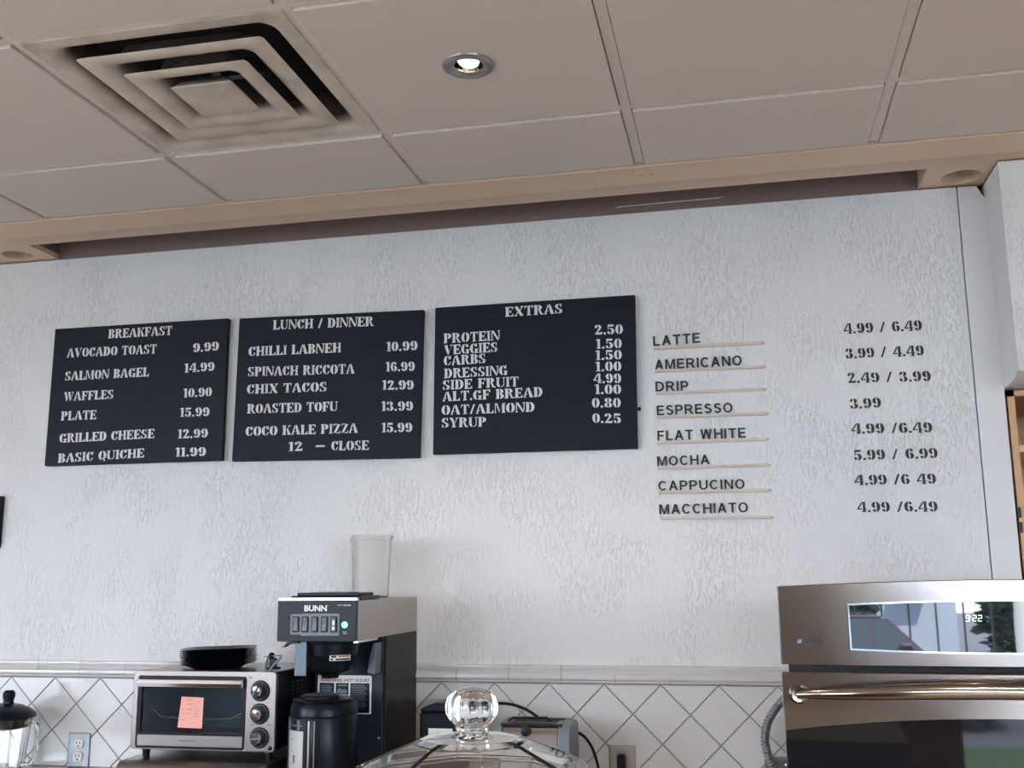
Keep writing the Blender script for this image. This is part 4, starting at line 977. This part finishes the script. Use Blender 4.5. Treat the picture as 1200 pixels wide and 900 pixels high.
o = obj('power_cord', G().tube(curve_pts([(-.774, -.12, 1.125), (-.745, -.10, 1.145), (-.70, -.08, 1.154), (-.65, -.07, 1.150), (-.60, -.075, 1.132), (-.565, -.085, 1.105), (-.55, -.09, 1.05), (-.55, -.09, .9375)]), .0042, 8), 'black', smooth=True)
tag(o, 'black power cord arching from the grinder over to behind the toaster', 'cord')
o = obj('power_cord', G().tube(curve_pts([(-.470, -.118, 1.09), (-.445, -.11, 1.075), (-.425, -.10, 1.045), (-.412, -.09, 1.00), (-.408, -.085, .96), (-.42, -.085, .9380), (-.45, -.09, .9378)]), .0040, 8), 'black', smooth=True)
tag(o, 'black power cord hanging down at the right end of the small toaster', 'cord')

# ================================================================ WALL OVEN
OY = -1.05
vx0, vx1 = .062, .822; vc = .442; hw = .380
def bow(x, d=.013): return OY - d*(1-((x-vc)/hw)**2)
ov = thing('wall_oven', (vc, -.73, .70), 'large stainless built-in oven with a bar handle, clock display and dark glass door', 'oven')
obj('case', G().box(vx0+.035, OY+.030, .70, vx1-.035, -.42, 1.470), 'galv', ov)
obj('vent_gap', G().box(vx0+.012, OY+.012, 1.300, vx1-.012, OY+.032, 1.380), 'dark', ov)
g = G()
for i in range(16): x = vc-.32+i*.0425; g.box(x, OY+.007, 1.3345, x+.030, OY+.013, 1.3375)
obj('vent_slots', g, 'blackmatte', ov)
def sheet(zlo, zhi, d, t=.018, n=40, x0=vx0, x1=vx1):
    rg = []
    for i in range(n+1):
        x = x0+(x1-x0)*i/n; y = bow(x, d)
        rg.append([(x, y, zlo(x)), (x, y, zhi(x)), (x, y+.0015, zhi(x)+.0015), (x, OY+t, zhi(x)+.0015), (x, OY+t, zlo(x))])
    return G().loft(rg)
arch = lambda x, a, b: a + b*(1-((x-vc)/hw)**2)
obj('control_panel', sheet(lambda x: 1.3435, lambda x: arch(x, 1.4805, .0095), .013), 'ovensteel', ov, smooth=True, angle=30)
obj('panel_edge', G().box(vx0-.002, OY-.001, 1.3435, vx0-.0002, OY+.018, 1.481), 'chrome', ov)
# display: flat dark glass with a thin bright bezel
def disp(grow):
    a, b = .183-grow, .701+grow; n = 20
    top = [(a+(b-a)*i/n, 1.4475+grow+.0065*(1-(2*i/n-1)**2)) for i in range(n+1)]
    bot = [(a+(b-a)*i/n, 1.3730-grow-.0060*(1-(2*i/n-1)**2)) for i in range(n+1)]
    return bot + top[::-1]
dyy = OY-.0155
bz_ = G().loft([[(a, y, b) for a, b in disp(gw)] for gw, y in ((.0028, OY-.004), (.0028, dyy-.0012), (.0, dyy-.0012), (.0, OY-.004))], close=True)
obj('display_bezel', bz_, 'chrome', ov)
ds = obj('display_glass', G().prism(disp(0), 'y', dyy, OY-.003), 'dispglass', ov)
SEG = {'9': 'abcdfg', '2': 'abged', ':': ''}
def seg7(ch, x, z, w, h, g):
    t = w*.18; S_ = {'a': (0, h-t, w, h), 'g': (0, h/2-t/2, w, h/2+t/2), 'd': (0, 0, w, t), 'b': (w-t, h/2, w, h), 'c': (w-t, 0, w, h/2), 'f': (0, h/2, t, h), 'e': (0, 0, t, h/2)}
    for s_ in SEG[ch]:
        a, b, c, d = S_[s_]; sk = .12
        g.prism([(x+a+b*sk, z+b), (x+c+b*sk, z+b), (x+c+d*sk, z+d), (x+a+d*sk, z+d)], 'y', dyy-.0006, dyy-.0001)
g = G()
seg7('9', .3765, 1.4200, .0062, .0108, g); seg7('2', .3874, 1.4200, .0062, .0108, g); seg7('2', .3964, 1.4200, .0062, .0108, g)
g.box(.3844, dyy-.0006, 1.4225, .3853, dyy-.0001, 1.4234).box(.3849, dyy-.0006, 1.4270, .3858, dyy-.0001, 1.4279)
obj('clock_digits', g, 'clock', ds, label='glowing pale green clock digits')
# emblem and script word
ex, ez = .0945, 1.3845
yy = bow(ex)-.001
em = obj('emblem', G().lathe([(0, -.0004), (.0074, -.0004), (.0078, .0002), (.0078, .0014), (0, .0014)], (ex, yy, ez), 32, 'y'), 'blackpaint', ov, smooth=True)
v, f = bfont('GE', ex-.0042, ez-.0030, ex+.0042, .0060, bold=.01, shear=.35); obj('emblem_letters', flat_to_geo(v, f, yy-.0009, .0006), 'nickel', em)
for k in range(4):
    a = PI/4+k*PI/2; obj('emblem_swirl', G().lathe([(0, -.0008), (.0008, -.0008), (.0008, 0)], (ex+.0060*math.cos(a), yy, ez+.0060*math.sin(a)), 10, 'y'), 'ovensteel', em)
v, f = bfont('Profile', .1065, 1.3790, .1345, .0118, bold=.015, shear=.28)
obj('script_word', flat_to_geo(v, f, bow(.12)-.0015, .002), 'blackpaint', ov)
# door
dz = lambda x: 1.229 + .0275*(1-((x-vc)/hw)**2)
dd = obj('oven_door', sheet(dz, lambda x: 1.3290, .013, t=.026), 'ovensteel', ov, smooth=True, angle=30)
obj('door_glass', sheet(lambda x: .72, lambda x: dz(x)-.0012, .010, t=.026), 'glassdoor', dd, smooth=True, angle=30)
obj('door_edge', G().box(vx0-.002, OY-.001, 1.229, vx0-.0002, OY+.026, 1.329), 'chrome', dd)
hp = []
for i in range(33):
    u = i/32; x = .086+(.798-.086)*u; hp.append((x, OY-.012-.048*(1-(2*u-1)**4), 1.2925+.0145*(1-(2*u-1)**2)))
obj('handle', G().tube(hp, .013, 16, rf=lambda u: .0065+.0075*(1-abs(2*u-1)**3)), 'ovensteel', dd, smooth=True)
for x in (.088, .796): obj('handle_mount', G().lathe([(.008, .012), (.008, -.006), (.013, -.0065), (.017, .0), (.017, .012)], (x, OY-.008, 1.2925), 24, 'y'), 'ovensteel', dd, smooth=True)
obj('door_lower', G().box(vx0+.002, OY-.004, .705, vx1-.002, OY+.024, .719), 'ovensteel', dd)
o = thing('oven_cabinet', (vc, -.73, 0), 'brown cabinet carrying the wall oven', 'cabinet')
obj('body', G().box(vx0+.02, OY+.02, 0, vx1-.02, -.42, .700), 'cabinet', o)
d = obj('drawer', G().box(vx0+.03, OY, .10, vx1-.03, OY+.019, .66), 'cabinet', o, bevel=.002); obj('handle', G().tube([(.34, OY, .5), (.35, OY-.03, .5), (.53, OY-.03, .5), (.54, OY, .5)], .006, 8), 'nickel', d)

# ---- conduit and junction box beside the oven
jb = thing('junction_box', (.085, -.04, .94), 'grey steel electrical box on the tiles beside the oven', 'electrical box')
obj('box', G().box(.034, -.075, .940, .140, -.0095, 1.020), 'galv', jb, bevel=.002)
obj('cover', G().prism(rrect(.032, .938, .142, 1.022, .003), 'y', -.0775, -.0755), 'galv', jb)
for x, z in ((.088, 1.010), (.128, .95), (.043, .95)): obj('screw', G().lathe([(0, -.0025), (.0035, -.0015), (.004, 0)], (x, -.0777, z), 12, 'y'), 'chrome', jb, smooth=True)
cp = curve_pts([(.165, -.20, 1.215), (.128, -.13, 1.212), (.090, -.095, 1.178), (.062, -.09, 1.145), (.045, -.09, 1.115), (.037, -.09, 1.080), (.040, -.09, 1.045), (.052, -.09, 1.005), (.070, -.09, .965), (.082, -.09, .942)], 22)
L_ = [0]
for a, b in zip(cp, cp[1:]): L_.append(L_[-1]+(b-a).length)
tot = L_[-1]; NP = 320; pts = []; j = 0
for i in range(NP+1):
    s_ = tot*i/NP
    while j < len(L_)-2 and L_[j+1] < s_: j += 1
    pts.append(cp[j].lerp(cp[j+1], (s_-L_[j])/max(1e-9, L_[j+1]-L_[j])))
nr = round(tot/.0085)
o = obj('flexible_conduit', G().tube(pts, .012, 14, rf=lambda u: .0108+.0017*math.cos(2*PI*nr*u)), 'galv', smooth=True, angle=60)
tag(o, 'ribbed grey metal conduit curving down beside the oven', 'conduit')

# ================================================================ GLASS JAR in front
jx, jy = -.249, -2.10
fc = thing('serving_counter', (-1.13, -2.13, 0), 'customer counter below the picture, the faceted glass jar stands on it', 'counter')
obj('counter_top', G().box(-2.6, -2.42, 1.06, .34, -1.85, 1.10), 'darktop', fc, bevel=.004)
obj('front_panel', G().box(-2.55, -2.36, 0, .30, -1.90, 1.06), 'cabinet', fc)
jr = thing('glass_jar', (jx, jy, 1.10), 'faceted clear glass cookie jar in the foreground, its knobbed lid in view', 'jar')
def oct_(r, z, k=.5, n=8): return [(jx+r*math.cos(2*PI*(i+k)/n), jy+r*math.sin(2*PI*(i+k)/n), z) for i in range(n)]
obj('jar_body', G().loft([oct_(.085, 1.1005), oct_(.094, 1.108), oct_(.100, 1.20), oct_(.100, 1.318), oct_(.095, 1.318), oct_(.095, 1.20), oct_(.088, 1.112), oct_(.04, 1.110)]), 'glass', jr, bevel=.0015)
lidg = obj('jar_lid', G().loft([oct_(.106, 1.3195), oct_(.1105, 1.323), oct_(.1105, 1.330), oct_(.102, 1.3375), oct_(.056, 1.3555), oct_(.046, 1.3585), oct_(.016, 1.3592),
                               oct_(.015, 1.3545), oct_(.052, 1.3500), oct_(.092, 1.3335), oct_(.096, 1.3195)], close=True, cap=False).lathe([(0, 1.3546), (.0162, 1.3546), (.0162, 1.3591), (0, 1.3591)], (jx, jy, 0), 16), 'glass', jr, bevel=.0006)
lob = lambda a, z: 1+.05*math.cos(9*a)
obj('lid_knob', G().lathe([(.019, 0), (.0148, .002), (.0140, .007), (.0150, .011), (.0195, .015), (.0228, .021), (.0235, .028), (.0212, .0355), (.0155, .0405), (.008, .0430), (0, .0435)], (jx+.002, jy, 1.3592), 90, mod=lob), 'glass', lidg, smooth=True)

# ================================================================ STREET OUTSIDE (seen mirrored in the oven glass)
GZ = -.5
struct('street_ground', G().box(-30, -60, GZ-.2, 30, -6.3, GZ), 'asphalt')
struct('pavement', G().box(-30, -8.0, GZ, 30, -6.3, GZ+.35), 'walk')
struct('far_pavement', G().box(-30, -20.5, GZ, 30, -18.0, GZ+.12), 'walk')
struct('far_lawn', G().box(-30, -40, GZ-.3, 30, -20.5, GZ-.002), 'grass')
o = obj('lawn', G().box(-30, -12.6, GZ, 30, -9.2, GZ+.04), 'grass'); tag(o, 'strip of green lawn across the street side', 'lawn'); o['kind'] = 'stuff'
def car(xf, yc, z):
    t = thing('car', (xf-2.2, yc, z), 'dark plum car parked outside, seen mirrored in the oven display', 'car')
    y0, y1 = yc-.88, yc+.88
    side = [(xf, z+.35), (xf-.02, z+.62), (xf-.15, z+.80), (xf-1.05, z+.93), (xf-1.15, z+.95), (xf-4.25, z+1.0), (xf-4.45, z+.9), (xf-4.5, z+.5), (xf-4.4, z+.28), (xf-.1, z+.25)]
    obj('body', G().prism(side, 'y', y0, y1), 'carpaint', t, bevel=.04)
    gh = [(xf-1.05, z+.93), (xf-1.6, z+1.42), (xf-1.8, z+1.46), (xf-4.0, z+1.46), (xf-4.3, z+1.0)]
    rf_ = [(a, (y0+.06 if 0 else 0), b) for a, b in gh]
    bot = [(xf-1.05, y0+.04), (xf-1.05, y1-.04), (xf-4.35, y1-.04), (xf-4.35, y0+.04)]; top = [(xf-1.55, y0+.20), (xf-1.55, y1-.20), (xf-4.05, y1-.20), (xf-4.05, y0+.20)]
    obj('cabin', G().frustum(bot, top, 'z', z+.94, z+1.44).box(xf-4.0, y0+.2, z+1.43, xf-1.62, y1-.2, z+1.47), 'carpaint', t, bevel=.03)
    def sidewin(xa, xb, xc_, xd):    # bottom xa..xb, top xc..xd on the shop-facing side
        yb, yt = y1-.04+.004, y1-.20+.004
        zb, zt = z+.985, z+1.395; f1 = (zb-(z+.94))/.5; f2 = (zt-(z+.94))/.5
        Yb = (y1-.04)+(-.16)*f1+.006; Yt = (y1-.04)+(-.16)*f2+.006
        g = G().add([(xa, Yb, zb), (xb, Yb, zb), (xd, Yt, zt), (xc_, Yt, zt), (xa, Yb-.01, zb), (xb, Yb-.01, zb), (xd, Yt-.01, zt), (xc_, Yt-.01, zt)], [(0, 1, 2, 3), (4, 7, 6, 5), (0, 4, 5, 1), (1, 5, 6, 2), (2, 6, 7, 3), (3, 7, 4, 0)])
        obj('side_window', g, 'carglass', t)
    sidewin(xf-1.20, xf-1.72, xf-1.58, xf-1.74); sidewin(xf-1.79, xf-2.15, xf-1.79, xf-2.15); sidewin(xf-2.23, xf-3.15, xf-2.23, xf-3.12); sidewin(xf-3.25, xf-4.1, xf-3.25, xf-3.98)
    obj('door_mirror', G().box(xf-1.45, y1-.02, z+.98, xf-1.28, y1+.14, z+1.12), 'carpaint', t, bevel=.03)
    for x in (xf-.85, xf-3.55):
        for y, s_ in ((y0+.02, -1), (y1-.24, 1)):
            w_ = obj('wheel', G().lathe([(0, .02), (.20, .02), (.22, 0), (.33, .0), (.34, .03), (.34, .2), (.32, .22), (.2, .22), (0, .2)], (x, y, z+.34), 28, 'y'), 'tyre', t, smooth=True)
            obj('hubcap', G().lathe([(0, -.01), (.19, 0), (.19, .24), (0, .25)], (x, y-.005, z+.34), 20, 'y'), 'palegrey', w_)
    obj('headlamp', G().box(xf-.10, y1-.35, z+.62, xf+.005, y1-.06, z+.76), 'palegrey', t, bevel=.02)
    return t
car(3.42, -14.9, GZ)
bl = thing('white_building', (3.3, -26, GZ), 'white clapboard building across the street, seen mirrored in the oven display', 'building')
obj('wall', G().box(2.6, -30, GZ, 4.9, -26, 4.2), 'siding', bl)
obj('roof', G().prism([(-30.4, 4.2), (-25.6, 4.2), (-28, 6.2)], 'x', 2.3, 5.2), 'asphalt', bl)
obj('door', G().box(3.55, -26.05, GZ, 4.25, -25.98, 1.5), 'siding', bl); obj('window', G().box(2.8, -26.05, .8, 3.2, -25.98, 1.6), 'carglass', bl)
obj('awning', G().prism([(-25.98, 1.25), (-25.98, 1.6), (-25.3, 1.15)], 'x', 3.5, 4.3), 'bluebox', bl)
fe = thing('iron_fence', (2.6, -21, GZ), 'dark iron fence in front of the white building', 'fence')
for i in range(9): obj('post', G().box(.6+i*.5, -21.03, GZ, .63+i*.5, -20.97, 1.15), 'frame', fe)
obj('rail', G().box(.6, -21.02, 1.08, 4.7, -20.98, 1.12), 'frame', fe)
tk = thing('street_tree', (4.75, -19.2, GZ), 'tree with a pale trunk by the far pavement, seen mirrored in the oven display', 'tree')
obj('trunk', G().tube([(4.75, -19.2, GZ), (4.73, -19.2, .6), (4.78, -19.2, 2.0), (4.7, -19.2, 3.6)], .13, 12, rf=lambda u: .16-.06*u), 'bark', tk, smooth=True)
def crown(cx_, cy_, cz, R0, n, parent):
    g = G(); rr = random.Random(int(cx_*10))
    for i in range(n):
        a = rr.uniform(0, 2*PI); b = math.acos(rr.uniform(-1, 1)); r = R0*(.55+.45*rr.random())
        c = Vector((cx_+r*math.sin(b)*math.cos(a), cy_+r*math.sin(b)*math.sin(a), cz+r*.8*math.cos(b)))
        m = Matrix.Translation(c) @ Matrix.Rotation(rr.uniform(0, 6), 4, 'Z') @ Matrix.Rotation(rr.uniform(0, 6), 4, 'X')
        s_ = .16*R0/1.5; g.add([m @ Vector(p) for p in ((-s_, 0, 0), (0, -s_*.4, .01), (s_, 0, 0), (0, s_*.4, .01))], [(0, 1, 2, 3)])
    o = obj('leaves', g, 'foliage', parent); o['kind'] = 'stuff'
crown(4.7, -19.2, 4.2, 1.9, 2500, tk)
for x, y, z, R0, lb_ in ((.9, -23.6, .8, 1.9, 'dense green bush left of the white building'), (6.3, -22.6, .7, 1.7, 'dense green bush right of the white building'), (-6, -23, 1.2, 2.4, 'large green bush far along the street side'), (12.2, -24, 1.2, 2.6, 'largest green bush beyond the fence end')):
    t = thing('bush', (x, y, GZ), lb_, 'bush'); obj('stem', G().tube([(x, y, GZ), (x, y, z)], .08, 8), 'bark', t); crown(x, y, z, R0, 2600, t)
o = obj('post_box', G().box(5.35, -19.4, GZ+.1, 5.75, -19.0, .75), 'bluebox', bevel=.05); tag(o, 'blue post box on the far pavement, seen mirrored in the oven display', 'post box')
